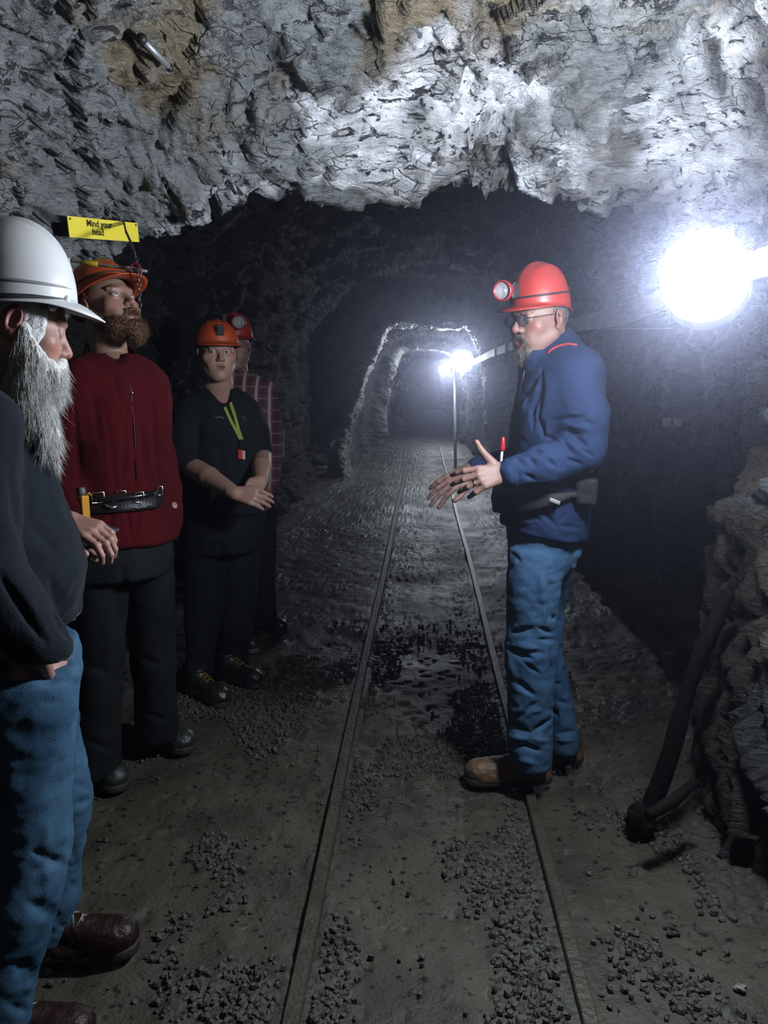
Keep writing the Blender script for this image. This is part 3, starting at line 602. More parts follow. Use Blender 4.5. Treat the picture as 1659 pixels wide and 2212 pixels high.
# ------------------------------------------------------------------ people: helpers
def rows_px(lst, ang=0):
    R = []
    for y, xl, xr, Y, b in lst:
        c = P((xl + xr) / 2, y, Y); a = (xr - xl) / 2 * ppm(Y, y); R.append((c[2], c[0], c[1], a, b, ang))
    return R
def W(L, o, M): return np.asarray(L, float) @ M.T + o
def head(o, M, neck_end, op=0.006, jaw=1.0, cheek=1.0, nose=1.0, lips=(.80, .50, .50), brow=(.45, .36, .3), neck_r=.056, redden=.12, h=.0028, tuck=0):
    ne = (np.asarray(neck_end) - o) @ M
    F_ = Field((-.11, -.16, min(-.25, ne[2] - .04)), (.11, .15, .14), h)
    F_.cone((0, -.025, -.03), neck_r, ne, neck_r * 1.12, .02)
    F_.ell((0, -.008, .033), (.075, .094, .088), .03); F_.ell((0, .035, -.035), (.060 * jaw, .056, .078), .03)
    for s in (-1, 1):
        F_.cone((s * .058 * jaw, .0, -.05), .016, (s * .018, .066, -.098), .016, .03)
        F_.ell((s * .044, .058, -.016), (.024 * cheek, .022, .022), .02); F_.ell((s * .028, .072, -.05), (.02, .016, .028), .02)
    F_.ell((0, .078, -.094), (.022, .018, .018), .018)
    F_.cone((-.034, .078, .031), .011, (.034, .078, .031), .011, .014)
    for s in (-1, 1):
        F_.ell((s * .033, .094, .010), (.018, .014, .012), .010, 's')
        F_.ell((s * .032, .0755, .011), (.0150, .0145, .0145), .003)
        F_.ell((s * .032, .0915, .010), (.0125, .012, .0034), .0025, 's')
        F_.cone((s * .048, .072, .034), .0055, (s * .018, .086, .031), .006, .006)
    F_.cone((0, .083, .016), .0085, (0, .104 + .004 * nose, -.020), .0115 * nose, .010)
    for s in (-1, 1):
        F_.ell((s * .0125 * nose, .096, -.025), (.0075, .010, .0075), .006); F_.ell((s * .006, .100, -.0335), (.0035, .005, .004), .002, 's')
    F_.ell((0, .080, -.058), (.030, .016, .022), .012)
    F_.ell((0, .0935, -.0495 + op * .3), (.021, .0065, .0052), .004); F_.ell((0, .0915, -.0625 - op * .6), (.018, .0068, .0060), .004)
    F_.ell((0, .099, -.0558 - op * .2), (.0195, .014, .0016 + op), .003, 's')
    for s in (-1, 1):
        Me = np.array(Matrix.Rotation(s * -.35, 3, 'Z') @ Matrix.Rotation(-.12, 3, 'X'))
        F_.ell((s * .079, -.012, .002), (.0075, .019, .031), .006, M=Me); F_.ell((s * .0865, -.008, .003), (.0065, .011, .020), .003, 's', M=Me)
        F_.cone((s * .083, -.002, -.006), .004, (s * .080, .002, .004), .004, .003)
        F_.ell((s * .0785, -.004, -.024), (.007, .009, .010), .004)
    V, F = F_.mesh(); V = relax(V, F, 1)
    T = np.ones((len(V), 3))
    def paint(c, r, col, k=1.0):
        d = (((V - np.array(c)) / np.array(r)) ** 2).sum(1); w = np.clip(1.6 - 1.3 * d, 0, 1)[:, None] * k
        T[:] = T * (1 - w) + T * np.array(col) * w
    paint((0, .096, -.056), (.024, .016, .013 + op), lips)
    for s in (-1, 1):
        paint((s * .033, .084, .036), (.019, .016, .005), brow, .9); paint((s * .045, .065, -.02), (.025, .03, .02), (1.08, 1 - redden, 1 - redden))
        paint((s * .085, -.01, 0), (.012, .02, .033), (1.1, .78, .74))
    paint((0, .112, -.022), (.016, .014, .012), (1.05, 1 - redden * 1.3, 1 - redden * 1.3)); paint((0, .094, -.056), (.017, .006, .003 + op), (.22, .1, .1), .9)
    nz = fbm(V * 60, 3, 2)[:, None]; T *= 1 + .05 * nz
    return W(V, o, M), F, T
def eyes(parent, o, M, gaze=(0, 1, 0), iris=(.12, .09, .07)):
    g = np.array(gaze, float); g /= np.linalg.norm(g)
    for s in (-1, 1):
        c = np.array((s * .032, .0765, .0105)); v, f = uvsphere(c, .0122, 24, 20); d = ((v - c) / .0122) @ g
        col = np.where(d[:, None] > .955, np.array([[.01, .01, .01]]), np.where(d[:, None] > .86, np.array([iris]), np.array([[.78, .74, .7]])))
        mesh_obj('eye', W(v, o, M), f, EYE, parent, col=col)
def hand_pts(w, d, n, side, curls, spread=(.12, .04, -.04, -.12), thumb=(.75, .65, -.25), tcurl=(.1, .3, .3), sc=1.0):
    d = np.array(d, float); d /= np.linalg.norm(d); n = np.array(n, float); n -= d * (n @ d); n /= np.linalg.norm(n); s = np.cross(d, n) * side
    def rot(v, ax, a): return v * math.cos(a) + np.cross(ax, v) * math.sin(a) + ax * (ax @ v) * (1 - math.cos(a))
    out = dict(d=d, n=n, s=s, fingers=[]); w = np.asarray(w, float)
    kn = [(.088, .030), (.092, .0105), (.088, -.0095), (.079, -.028)]; ln = [(.042, .026, .022), (.046, .029, .023), (.043, .027, .023), (.034, .021, .020)]
    for i in range(4):
        p = w + (d * kn[i][0] + s * kn[i][1]) * sc; q = [p]; dd = d * math.cos(spread[i]) + s * math.sin(spread[i]); ax = np.cross(dd, n); a = 0
        for j in range(3):
            a += curls[i][j] if isinstance(curls[i], (tuple, list)) else curls[i]
            v = dd * math.cos(a) - n * math.sin(a); p = p + v * ln[i][j] * sc; q.append(p)
        out['fingers'].append(q)
    t = d * thumb[0] + s * thumb[1] + n * thumb[2]; t /= np.linalg.norm(t); p = w + (d * .022 + s * .022 - n * .004) * sc; q = [p]; a = 0
    ax = np.cross(t, d); ax /= np.linalg.norm(ax)
    for L_, c in zip((.044, .033, .027), tcurl):
        a += c; v = rot(t, ax, a); p = p + v * L_ * sc; q.append(p)
    out['thumb'] = q; out['w'] = w; return out
def add_hand(F_, H, sc=1.0):
    w, d, n, s = H['w'], H['d'], H['n'], H['s']
    F_.cone(w - d * .02 * sc, .024 * sc, w + d * .01 * sc, .022 * sc, .01)
    for i, q in enumerate(H['fingers']):
        F_.cone(w + (d * .012 + s * (.014, .005, -.005, -.014)[i]) * sc, .0165 * sc, q[0], .0118 * sc, .010)
    F_.cone(H['thumb'][0] - n * .004, .017 * sc, H['thumb'][1], .0135 * sc, .012)
    for q in H['fingers']:
        r = (.0105, .0092, .0082, .0072)
        for j in range(3): F_.cone(q[j], r[j] * sc, q[j + 1], r[j + 1] * sc, .0025)
        F_.ell(q[1], [.0098 * sc] * 3, .003)
    q = H['thumb']; r = (.015, .0125, .0108, .0088)
    for j in range(3): F_.cone(q[j], r[j] * sc, q[j + 1], r[j + 1] * sc, .004)
def hand_tint(V, H):
    T = np.ones((len(V), 3))
    for q in H['fingers'] + [H['thumb']]:
        for p, rr in ((q[1], .010), (q[2], .008)):
            w = np.exp(-(((V - p) ** 2).sum(1) / rr ** 2))[:, None] * .35; T = T * (1 - w) + T * np.array([1.02, .82, .8]) * w
        nd = q[3] - q[2]; nd /= np.linalg.norm(nd); c = q[3] + H['n'] * .006
        w = np.clip(1.5 - (((V - c) ** 2).sum(1) / .0065 ** 2), 0, 1)[:, None] * .7; T = T * (1 - w) + T * np.array([1.25, 1.15, 1.12]) * w
    return T
def arm_block(sh, el, H, rs, h=.003, lo_pad=.06, sc=1.0, extra=None):
    pts = [el, H['w']] + [p for q in H['fingers'] for p in q] + H['thumb']; A = np.array(pts)
    F_ = Field(A.min(0) - lo_pad, A.max(0) + lo_pad, h); F_.cone(el, rs[0], H['w'] * .45 + np.array(el) * .55, rs[0] * .98, .01); F_.cone(H['w'] * .45 + np.array(el) * .55, rs[0] * .98, H['w'], rs[1], .01)
    add_hand(F_, H, sc)
    V, F = F_.mesh(); V = relax(V, F, 1); return V, F, hand_tint(V, H)
def body_mesh(label, blocks, trunk, skin):
    """one body object: head and neck, arms and hands, plus the covered trunk and legs"""
    lo = np.min([np.minimum(a, b) for a, ra, b, rb in trunk], 0) - .2; hi = np.max([np.maximum(a, b) for a, ra, b, rb in trunk], 0) + .2
    F_ = Field(lo, hi, .014)
    for a, ra, b, rb in trunk: F_.cone(a, ra, b, rb, .03)
    V, F = F_.mesh(); blocks = blocks + [(V, F, np.ones((len(V), 3)))]
    Vs, Fs, Ts, o = [], [], [], 0
    for v, f, t in blocks: Vs.append(v); Fs.append(f + o); Ts.append(t); o += len(v)
    V = np.concatenate(Vs); F = np.concatenate(Fs)
    b = mesh_obj('person', V, F, skin, col=np.concatenate(Ts)); tag(b, label, 'person'); return b
def fur(V, F, n, ln, base, grow, thick=.0006, seed=1, seg=3, droop=0, mask=None):
    """thin tapering hairs rooted on a surface"""
    r = np.random.default_rng(seed); N = vnormals(V, F); c = V[F].mean(1); nn = N[F].mean(1); idx = np.arange(len(F))
    if mask is not None: idx = idx[mask(c)]
    pick = r.choice(idx, n); u = r.random((n, 2)); a = V[F[pick, 0]]; b = V[F[pick, 1]]; d = V[F[pick, 3]]
    p = a + (b - a) * u[:, :1] + (d - a) * u[:, 1:]; nv = nn[pick]; g = np.array(grow, float)
    dr = nv * base + g + r.normal(0, .18, (n, 3)); dr /= np.linalg.norm(dr, axis=1, keepdims=True); L_ = ln * r.uniform(.6, 1.2, n)[:, None]
    side = np.cross(dr, [0.3, .2, .9]); side /= np.linalg.norm(side, axis=1, keepdims=True); up = np.cross(dr, side); VV = []; FF = []
    bend = r.normal(0, .25, (n, 3))
    for j in range(seg + 1):
        t = j / seg; q = p + dr * L_ * t + bend * L_ * t * t * .5; q[:, 2] -= droop * L_[:, 0] * t * t
        th = thick * (1 - .85 * t)
        for k in range(3):
            an = 2.094 * k; VV.append(q + th * (math.cos(an) * side + math.sin(an) * up))
    VV = np.stack(VV, 1)            # n, (seg+1)*3, 3
    m = (seg + 1) * 3; base_i = np.arange(n)[:, None] * m
    for j in range(seg):
        for k in range(3): FF.append(np.concatenate([base_i + j * 3 + k, base_i + j * 3 + (k + 1) % 3, base_i + (j + 1) * 3 + (k + 1) % 3, base_i + (j + 1) * 3 + k], 1))
    return VV.reshape(-1, 3), np.concatenate(FF)
def helmet(parent, o, M, m, A=.106, B=.124, H=.125, z0=.05, c=(0, -.004), peak=.05, drop=.012, ridge=.006, name='helmet', back=.012, lift=0, pw=1.6):
    V = []; nu, nt = 96, 34; 
    for i in range(nt + 1):
        t = i / nt; th = t * math.pi / 2
        for k in range(nu):
            a = 2 * math.pi * k / nu; x = A * math.cos(a) * math.sin(th) ** .88; y = B * math.sin(a) * math.sin(th) ** .88; z = H * math.cos(th) ** .95 if i < nt else 0
            rg = ridge * (math.exp(-(x / .014) ** 2) + .6 * math.exp(-((abs(x) - .045) / .009) ** 2)) * (math.cos(th) ** .5 if i < nt else 0) * (1 if abs(y) < B * .93 else .4)
            fr = max(0, math.sin(a)); zr = -.008 * (1 - fr) * t ** 3 - back * max(0, -math.sin(a)) * t ** 4
            V.append((x, y, z + rg + zr))
    for e in (.25, .5, .75, 1.0):
        for k in range(nu):
            a = 2 * math.pi * k / nu; fr = max(0, math.sin(a)) ** pw; ext = (.008 + peak * fr) * e
            n = np.array([math.cos(a) / A, math.sin(a) / B]); n /= np.linalg.norm(n); zr = -.008 * (1 - max(0, math.sin(a))) - back * max(0, -math.sin(a))
            V.append((A * math.cos(a) + n[0] * ext, B * math.sin(a) + n[1] * ext, zr - (drop * fr + .004) * e ** 1.3 - .0 + lift * fr * math.cos(a) ** 2 * e))
    V = np.array(V) + np.array([c[0], c[1], z0]); R_ = nt + 5
    F = np.array([(i * nu + k, (i + 1) * nu + k, (i + 1) * nu + (k + 1) % nu, i * nu + (k + 1) % nu) for i in range(R_ - 1) for k in range(nu)])
    ob = mesh_obj(name, W(V, o, M), F, m, parent); s = ob.modifiers.new('thick', 'SOLIDIFY'); s.thickness = .0028; s.offset = -1
    return ob
def helmet_band(parent, o, M, m, A=.1075, B=.1255, z=.066, c=(0, -.004), r=.0028, span=(-.9, .9), tilt=.0, n=40, name='band', H=.125, z0=.05):
    pts = []
    for i in range(n):
        a = math.pi / 2 + math.pi * (span[0] + (span[1] - span[0]) * i / (n - 1)); zz = z + tilt * math.sin(a); k = math.sqrt(max(.05, 1 - ((zz - z0) / H) ** 2)) ** .95
        pts.append((c[0] + (A * k + .002) * math.cos(a), c[1] + (B * k + .002) * math.sin(a), zz))
    v, f = tube(W(pts, o, M), r, 8); return mesh_obj(name, v, f, m, parent)
def headlamp(parent, o, M, ring, c=(0, .148, .092), r=.030, aim=(0, 1, .05)):
    a = np.array(aim, float); a /= np.linalg.norm(a); L = basis(np.cross(a, (1, 0, 0)), a) if abs(a[0]) < .9 else basis((0, 0, 1), a)
    MM = M @ L; cw = W(c, o, M)
    v, f = lathe([(r * .55, -.030), (r * .8, -.024), (r * .98, -.008), (r * 1.06, .004), (r * 1.04, .012), (r * .90, .013), (r * .88, .008), (r * .5, .000)], cw, MM, 28)
    ob = mesh_obj('headlamp', v, f, ring, parent, smooth=True)
    v, f = lathe([(r * .88, .0075), (r * .80, .0095), (r * .4, .0125), (.001, .0135)], cw, MM, 28); mesh_obj('lens', v, f, LENS, ob)
    v, f = lathe([(r * .86, .006), (r * .5, -.004), (r * .16, -.010), (.001, -.010)], cw, MM, 28); mesh_obj('reflector', v, f, CHROME, ob)
    v, f = boxm(W((c[0], c[1] - .036, c[2] - .004), o, M), (.014, .010, .022), M); bevel(mesh_obj('bracket', v, f, BLACKP, ob, smooth=False), .002)
    return ob
def shoe(parent, toe, d, L_, m, sole_m, lace_m, h=.004, w=.048, shaft=.11, z=0.006, tip_m=None, name='boot', laces=True):
    d = np.array([d[0], d[1], 0.0]); d /= np.linalg.norm(d); M = basis(d); o = np.array([toe[0], toe[1], z]) - d * L_
    F_ = Field((-.075, -.03, .0), (.075, L_ + .03, shaft + .07), h)
    F_.ell((0, L_ * .70, .045), (w, L_ * .295, .045), .02); F_.ell((0, L_ * .86, .042), (w * .88, L_ * .135, .036), .02); F_.ell((0, L_ * .16, .05), (w * .80, L_ * .155, .055), .03)
    F_.cone((0, L_ * .20, .085), .045, (0, L_ * .58, .052), .038, .02); F_.cone((0, L_ * .18, .05), .042, (0, L_ * .2, shaft + .03), .045, .02)
    F_.cone((-w * .4, L_ * .12, .022), .03, (-w * .4, L_ * .8, .022), .034, .01); F_.cone((w * .4, L_ * .12, .022), .03, (w * .4, L_ * .8, .022), .034, .01)
    F_.plane_cut((0, 0, .018), (0, 0, -1)); F_.plane_cut((0, 0, shaft + .03), (0, 0, 1))
    V, F = F_.mesh(); V = ruffle(V, F, .0025, 30, 5)
    ob = mesh_obj(name, W(V, o, M), F, m, parent)
    S = Field((-.08, -.03, -.02), (.08, L_ + .035, .05), h)
    S.cone((-w * .38, L_ * .12, .012), w * .66, (-w * .25, L_ * .80, .012), w * .80, .01); S.cone((w * .38, L_ * .12, .012), w * .66, (w * .25, L_ * .80, .012), w * .80, .01)
    S.ell((0, L_ * .86, .012), (w * .95, L_ * .155, .05), .01)
    S.plane_cut((0, 0, .028), (0, 0, 1)); S.plane_cut((0, 0, .0), (0, 0, -1))
    S.box((0, L_ * .42, 0), (.1, L_ * .07, .008), .002, .004, 's')
    V, F = S.mesh(); mesh_obj('sole', W(V, o, M), F, sole_m, ob)
    if laces:
        parts = []
        for i in range(4):
            t = .30 + .075 * i; zz = .139 - (t - .2) * L_ * .42; w2 = .022
            for s in (-1, 1):
                parts.append(tube(W([(-w2 * s, L_ * t, zz - .008), (0, L_ * (t + .02), zz + .0035), (w2 * s, L_ * (t + .04), zz - .012)], o, M), .0022, 6))
        v, f = merge(parts); mesh_obj('laces', v, f, lace_m, ob)
    return ob, o, M
def cloth(name, F_, m, parent, flds=(), ruf=(), rel=2, amp=1.0):
    V, F = F_.mesh(); V = relax(V, F, rel)
    for a, sc, seed, st in ruf: V = ruffle(V, F, a, sc, seed, st)
    if len(flds): V = folds(V, F, flds, amp); V = relax(V, F, 1)
    return mesh_obj(name, V, F, m, parent)
def on_surface(ob, pix, off=.003):
    me = ob.data; n = len(me.vertices); co = np.empty(n * 3, dtype=f32); me.vertices.foreach_get('co', co); co = co.reshape(-1, 3).astype(float)
    w = np.zeros(3); q = ob
    while q is not None: w += np.array(q.location); q = q.parent
    bv = BVHTree.FromPolygons([tuple(p) for p in co + w], [tuple(p.vertices) for p in me.polygons]); out = []
    for px, py in pix:
        d = Vector(ray(px, py)).normalized(); h = bv.ray_cast(Vector(CAM), d)
        if h[0] is not None: out.append(np.array(h[0] - d * off))
    return out
EYE = mat('eye', (.5, .5, .5), .12, tint=True)
LENS = bpy.data.materials.new('lamp_lens'); LENS.use_nodes = True; _b = LENS.node_tree.nodes['Principled BSDF']; _b.inputs['Base Color'].default_value = (.8, .85, .9, 1); _b.inputs['Roughness'].default_value = .05; _b.inputs['Alpha'].default_value = .25
CHROME = mat('mirror_reflector', (.75, .76, .78), .18, 1.0, bump=.3, bscale=90)
BLACKP = mat('black_plastic', (.018, .018, .02), .45)
BLACKR = mat('black_rubber', (.02, .02, .02), .7)
LEATHER_BELT = mat('black_leather', (.014, .013, .013), .35, bump=.2, bscale=120)
STEEL = mat('steel_buckle', (.7, .7, .72), .22, 1.0)
SOLE = mat('dark_sole', (.03, .027, .023), .7, bump=.3, bscale=80)
def skin(name, col): 
    col = tuple(c * .62 for c in col); return mat(name, col, .52, tint=True, bump=.12, bscale=260, spec=.45)
def hel(name, col, r=.38): return mat(name, col, r, bump=.06, bscale=18, var=.12, vscale=30, coat=.2)
# ------------------------------------------------------------------ man in blue with red helmet
def guide():
    SK = skin('skin_ruddy', (.36, .20, .155)); Yb = 2.65
    f = np.array([-math.cos(.62), -math.sin(.62), -.13]); M = basis(f); o = P(1165, 692, 2.60)
    neck = P(1205, 770, 2.64)
    hb = head(o, M, neck, op=.011, jaw=1.05, redden=.22, nose=1.1, brow=(.7, .66, .62))
    wl, el = P(1093, 1021, 2.40), P(1262, 978, 2.44)
    HL = hand_pts(wl, P(1030, 1034, 2.37) - wl, (.05, -1, .35), 1, [(.30, .45, .3), (.42, .45, .3), (.5, .5, .35), (.5, .55, .35)], spread=(.10, -.02, -.16, -.34), thumb=(.62, .95, .05), tcurl=(.0, -.12, -.2), sc=1.0)
    if HL['s'][2] < 0: HL = hand_pts(wl, P(1030, 1034, 2.37) - wl, (.05, -1, .35), -1, [(.30, .45, .3), (.42, .45, .3), (.5, .5, .35), (.5, .55, .35)], spread=(.10, -.02, -.16, -.34), thumb=(.62, .95, .05), tcurl=(.0, -.12, -.2), sc=1.0)
    wr, er = P(1012, 1018, 2.76), P(1190, 985, 2.88)
    HR = hand_pts(wr, P(940, 1062, 2.70) - wr, (.25, -.5, .8), -1, [(.15, .25, .2), (.2, .3, .2), (.25, .3, .2), (.3, .3, .2)], spread=(.2, .05, -.1, -.25), thumb=(.7, .7, -.2))
    blocks = [hb, arm_block(None, el, HL, (.036, .026)), arm_block(None, er, HR, (.036, .026))]
    hip, ch = P(1175, 1120, Yb), P(1200, 820, Yb)
    tr = [(neck, .06, ch, .10), (ch, .11, hip, .11), (P(1240, 815, 2.50), .05, el, .035), (P(1225, 815, 2.80), .05, er, .035),
          (P(1160, 1180, 2.57), .06, P(1145, 1400, 2.55), .045), (P(1145, 1400, 2.55), .045, P(1150, 1650, 2.56), .035), (P(1180, 1180, 2.73), .05, P(1178, 1400, 2.74), .036), (P(1178, 1400, 2.74), .036, P(1220, 1610, 2.75), .03)]
    b = body_mesh('bearded person in blue jacket, jeans and red helmet, talking with both hands raised', blocks, tr, SK)
    eyes(b, o, M, (.1, 1, -.15))
    # hair under the helmet, goatee
    Hf = Field((-.1, -.13, -.06), (.1, .12, .09), .004); Hf.ell((0, -.016, .028), (.0800, .0955, .085), 0); Hf.plane_cut((0, .02, 0), (0, 1, .35)); Hf.plane_cut((0, 0, -.035), (0, .25, -1))
    for s in (-1, 1): Hf.ell((s * .082, -.004, -.006), (.02, .022, .032), .004, 's')
    V, F = Hf.mesh(); V = ruffle(V, F, .003, 120, 3, (1, 1, .3)); HG = mat('grey_hair', (.20, .17, .15), .7, bump=.5, bscale=220, var=.4, vscale=90)
    mesh_obj('hair', W(V, o, M), F, HG, b)
    GT = mat('grey_goatee', (.20, .17, .15), .7, bump=.5, bscale=260, var=.45, vscale=110)
    Bf = Field((-.07, .03, -.16), (.07, .13, -.02), .003)
    Bf.chain([(-.030, .084, -.066), (-.017, .093, -.043), (0, .099, -.0405), (.017, .093, -.043), (.030, .084, -.066)], [.0045, .005, .005, .005, .0045], .005)
    for s in (-1, 1): Bf.chain([(s * .030, .083, -.07), (s * .020, .084, -.094), (0, .090, -.103)], [.005, .010, .013], .01)
    Bf.cone((0, .090, -.100), .013, (0, .094, -.132), .005, .012)
    V, F = Bf.mesh(); V = ruffle(V, F, .0025, 160, 5, (1, 1, .35)); g = mesh_obj('beard', W(V, o, M), F, GT, b)
    v, ff = fur(V, F, 900, .012, .5, (0, .2, -.8), .0005, 3); mesh_obj('whiskers', W(v, o, M), ff, GT, g)
    # glasses
    fr = mat('thin_dark_frame', (.04, .04, .045), .3, .8); gp = []
    for s in (-1, 1):
        ring = [(s * .032 + .0245 * math.cos(a), .1065 - .0055 * abs(math.cos(a)), .006 + .0185 * math.sin(a)) for a in np.linspace(0, 2 * math.pi, 28, endpoint=False)]
        gp.append(tube(W(ring, o, M), .0011, 6, True)); gp.append(tube(W([(s * .054, .100, .012), (s * .074, .07, .014), (s * .084, .0, .016), (s * .085, -.012, .006)], o, M), .0012, 6))
    gp.append(tube(W([(-.0105, .1045, .012), (0, .108, .014), (.0105, .1045, .012)], o, M), .0011, 6)); v, ff = merge(gp); G_ = mesh_obj('glasses', v, ff, fr, b)
    LM = bpy.data.materials.new('spectacle_lens'); LM.use_nodes = True; q = LM.node_tree.nodes['Principled BSDF']; q.inputs['Base Color'].default_value = (.05, .055, .07, 1); q.inputs['Roughness'].default_value = .04; q.inputs['Alpha'].default_value = .72
    for s in (-1, 1):
        ring = np.array([(s * .032 + .0238 * math.cos(a), .1065 - .0053 * abs(math.cos(a)), .006 + .0178 * math.sin(a)) for a in np.linspace(0, 2 * math.pi, 28, endpoint=False)])
        vv = np.concatenate([ring, [[s * .032, .1085, .006]]]); mesh_obj('lens', W(vv, o, M), [(i, (i + 1) % 28, 28) for i in range(28)], LM, G_)
    # helmet
    RED = hel('red_helmet_shell', (.55, .045, .03), .45); Mh = M @ np.array(Matrix.Rotation(.04, 3, 'X')); oh = o
    hm = helmet(b, oh, Mh, RED, A=.092, B=.105, H=.128, z0=.052, c=(0, -.006), peak=.050, drop=.014, back=.022)
    CB = mat('dark_cable', (.03, .02, .02), .5)
    helmet_band(hm, oh, Mh, CB, A=.092, B=.105, z=.079, c=(0, -.006), tilt=-.006, span=(-.92, .92), r=.0034, name='lamp_cable', H=.128, z0=.052)
    RP = mat('red_lamp_bezel', (.42, .03, .035), .35)
    headlamp(hm, oh, Mh, RP, c=(0, .150, .098), r=.031, aim=(-.35, 1, -.02))
    v, ff = boxm(W((0, .105, .10), oh, Mh), (.012, .012, .022), Mh); bevel(mesh_obj('lamp_mount', v, ff, BLACKP, hm, smooth=False), .002)
    # jacket
    JK = mat('blue_fleece_jacket', (.028, .055, .135), .8, bump=.22, bscale=320, var=.14, vscale=7)
    J = Field(P(1020, 1200, 2.35) - (0, .05, .02), P(1360, 715, 3.0) + (.02, .06, .06), .005)
    J.loft(rows_px([(742, 1158, 1232, 2.635, .075), (768, 1142, 1256, 2.64, .13), (792, 1128, 1276, 2.65, .19), (830, 1119, 1288, 2.65, .212), (890, 1110, 1290, 2.65, .21), (950, 1102, 1284, 2.65, .195),
                    (1010, 1094, 1276, 2.65, .185), (1070, 1086, 1270, 2.65, .185), (1120, 1082, 1268, 2.65, .19), (1170, 1084, 1266, 2.65, .19)]), .02)
    J.cone(P(1196, 742, 2.63), .070, P(1210, 790, 2.65), .09, .03); J.cone(P(1215, 765, 2.60), .07, P(1248, 806, 2.52), .085, .03)                       # stand-up collar
    J.cone(P(1150, 765, 2.58), .045, P(1160, 800, 2.62), .06, .03)
    J.chain([P(1246, 812, 2.50), P(1262, 900, 2.46), P(1262, 968, 2.445)], [.080, .076, .070], .035)
    J.chain([P(1262, 972, 2.445), P(1180, 1002, 2.42), P(1105, 1021, 2.405)], [.066, .062, .050], .025)
    J.chain([P(1226, 812, 2.82), P(1215, 900, 2.86), P(1195, 985, 2.86)], [.078, .074, .068], .035); J.chain([P(1195, 985, 2.86), P(1110, 1003, 2.82), P(1032, 1015, 2.775)], [.066, .060, .048], .02)
    J.cone(P(1172, 668, 2.60), .058, P(1190, 752, 2.62), .060, .008, 's')                   # neck opening
    hem0, hem1 = P(1083, 1141, 2.55), P(1268, 1170, 2.55); dx = hem1 - hem0; n = np.array([dx[2], 0, -dx[0]]); n /= np.linalg.norm(n); J.plane_cut(hem0, n)
    jf = [(1170, 800, 1162, 900, 7, -.016), (1162, 900, 1174, 942, 7, -.016), (1174, 942, 1200, 950, 6, -.012), (1195, 909, 1262, 900, 5, -.012), (1255, 908, 1284, 917, 4, -.009), (1213, 931, 1252, 938, 7, -.013),
          (1240, 944, 1274, 968, 5, -.012), (1214, 946, 1242, 986, 5, -.010), (1250, 965, 1284, 988, 5, -.010), (1200, 950, 1232, 980, 5, -.010), (1148, 973, 1174, 977, 5, -.009), (1222, 990, 1258, 1004, 5, -.010),
          (1143, 988, 1157, 1007, 5, -.010), (1130, 1024, 1158, 1037, 5, -.010), (1180, 990, 1200, 1010, 6, -.007), (1225, 918, 1275, 928, 6, .008), (1225, 955, 1265, 985, 6, .007),
          (1127, 860, 1172, 795, 6, -.012), (1118, 890, 1150, 820, 6, -.010), (1145, 900, 1160, 850, 5, -.012), (1138, 840, 1128, 900, 5, .010), (1152, 880, 1150, 930, 5, -.010), (1120, 930, 1155, 900, 8, .006), (1112, 985, 1130, 1005, 6, -.006),
          (1160, 1095, 1200, 1135, 6, -.012), (1200, 1135, 1260, 1142, 5, -.008), (1135, 1100, 1170, 1128, 5, -.009), (1205, 1130, 1230, 1105, 5, -.007), (1100, 1120, 1150, 1130, 7, .008), (1118, 1004, 1120, 1048, 4, -.005), (1108, 1000, 1110, 1050, 3, -.004)]
    jk = cloth('jacket', J, JK, b, jf, [(.005, 9, 3, (1, 1, 1)), (.0022, 28, 5, (1, 1, 1.6))], 2)
    REDC = mat('red_strap', (.5, .03, .04), .6)
    pts = on_surface(jk, [(1182, 764), (1190, 756), (1200, 750), (1215, 745), (1230, 743), (1246, 746)], .002)
    v, ff = tube(pts, .0045, 8); mesh_obj('collar_piping', v, ff, REDC, jk)
    v, ff = tube(on_surface(jk, [(1133, 800), (1126, 830), (1120, 870), (1114, 910), (1110, 960)], .001), .003, 6); mesh_obj('zip', v, ff, BLACKP, jk)
    # collar ring
    # black belt bag under the jacket edge
    B = Field(P(1040, 1170, 2.4) - .06, P(1320, 990, 2.95) + .05, .006)
    B.loft(rows_px([(1046, 1068, 1284, 2.64, .205), (1075, 1062, 1284, 2.64, .21), (1112, 1068, 1276, 2.64, .205)]), .01, rnd=.015)
    p0, p1 = P(1070, 1128, 2.45), P(1284, 1062, 2.45); dx = p1 - p0; n = np.array([dx[2], 0, -dx[0]]); n /= np.linalg.norm(n); B.plane_cut(p0, n)
    B.box(P(1262, 1060, 2.50), (.035, .05, .045), .012, .01)
    bb = cloth('belt_bag', B, mat('black_bag_fabric', (.012, .012, .014), .7, bump=.3, bscale=200), b, (), [(.003, 14, 8, (1, 1, 1))], 1)
    v, ff = boxm(P(1198, 1083, 2.43), (.018, .004, .006), np.array(Matrix.Rotation(.35, 3, 'Y'))); bevel(mesh_obj('glint_tab', v, ff, PALE, bb, smooth=False), .002)  # small pale box standing in for a highlight at the waist
    v, ff = uvsphere(P(1277, 1019, 2.47), .006, 10, 8); mesh_obj('stud', v, ff, STEEL, bb)
    # watch and ring
    d = HL['d']; Mw = basis(np.cross(d, (0, 0, 1)), d); 
    v, ff = tube([wl + .028 * (math.cos(a) * Mw[:, 0] + math.sin(a) * Mw[:, 1]) - d * .006 for a in np.linspace(0, 2 * math.pi, 28, endpoint=False)], .006, 8, True); wt = mesh_obj('watch', v, ff, LEATHER_BELT, b)
    wn = HL['n']; Mc = basis(d, wn); v, ff = lathe([(.015, 0), (.016, .004), (.0145, .007)], wl - d * .006 + wn * .026, Mc, 24); mesh_obj('watch_case', v, ff, STEEL, wt)
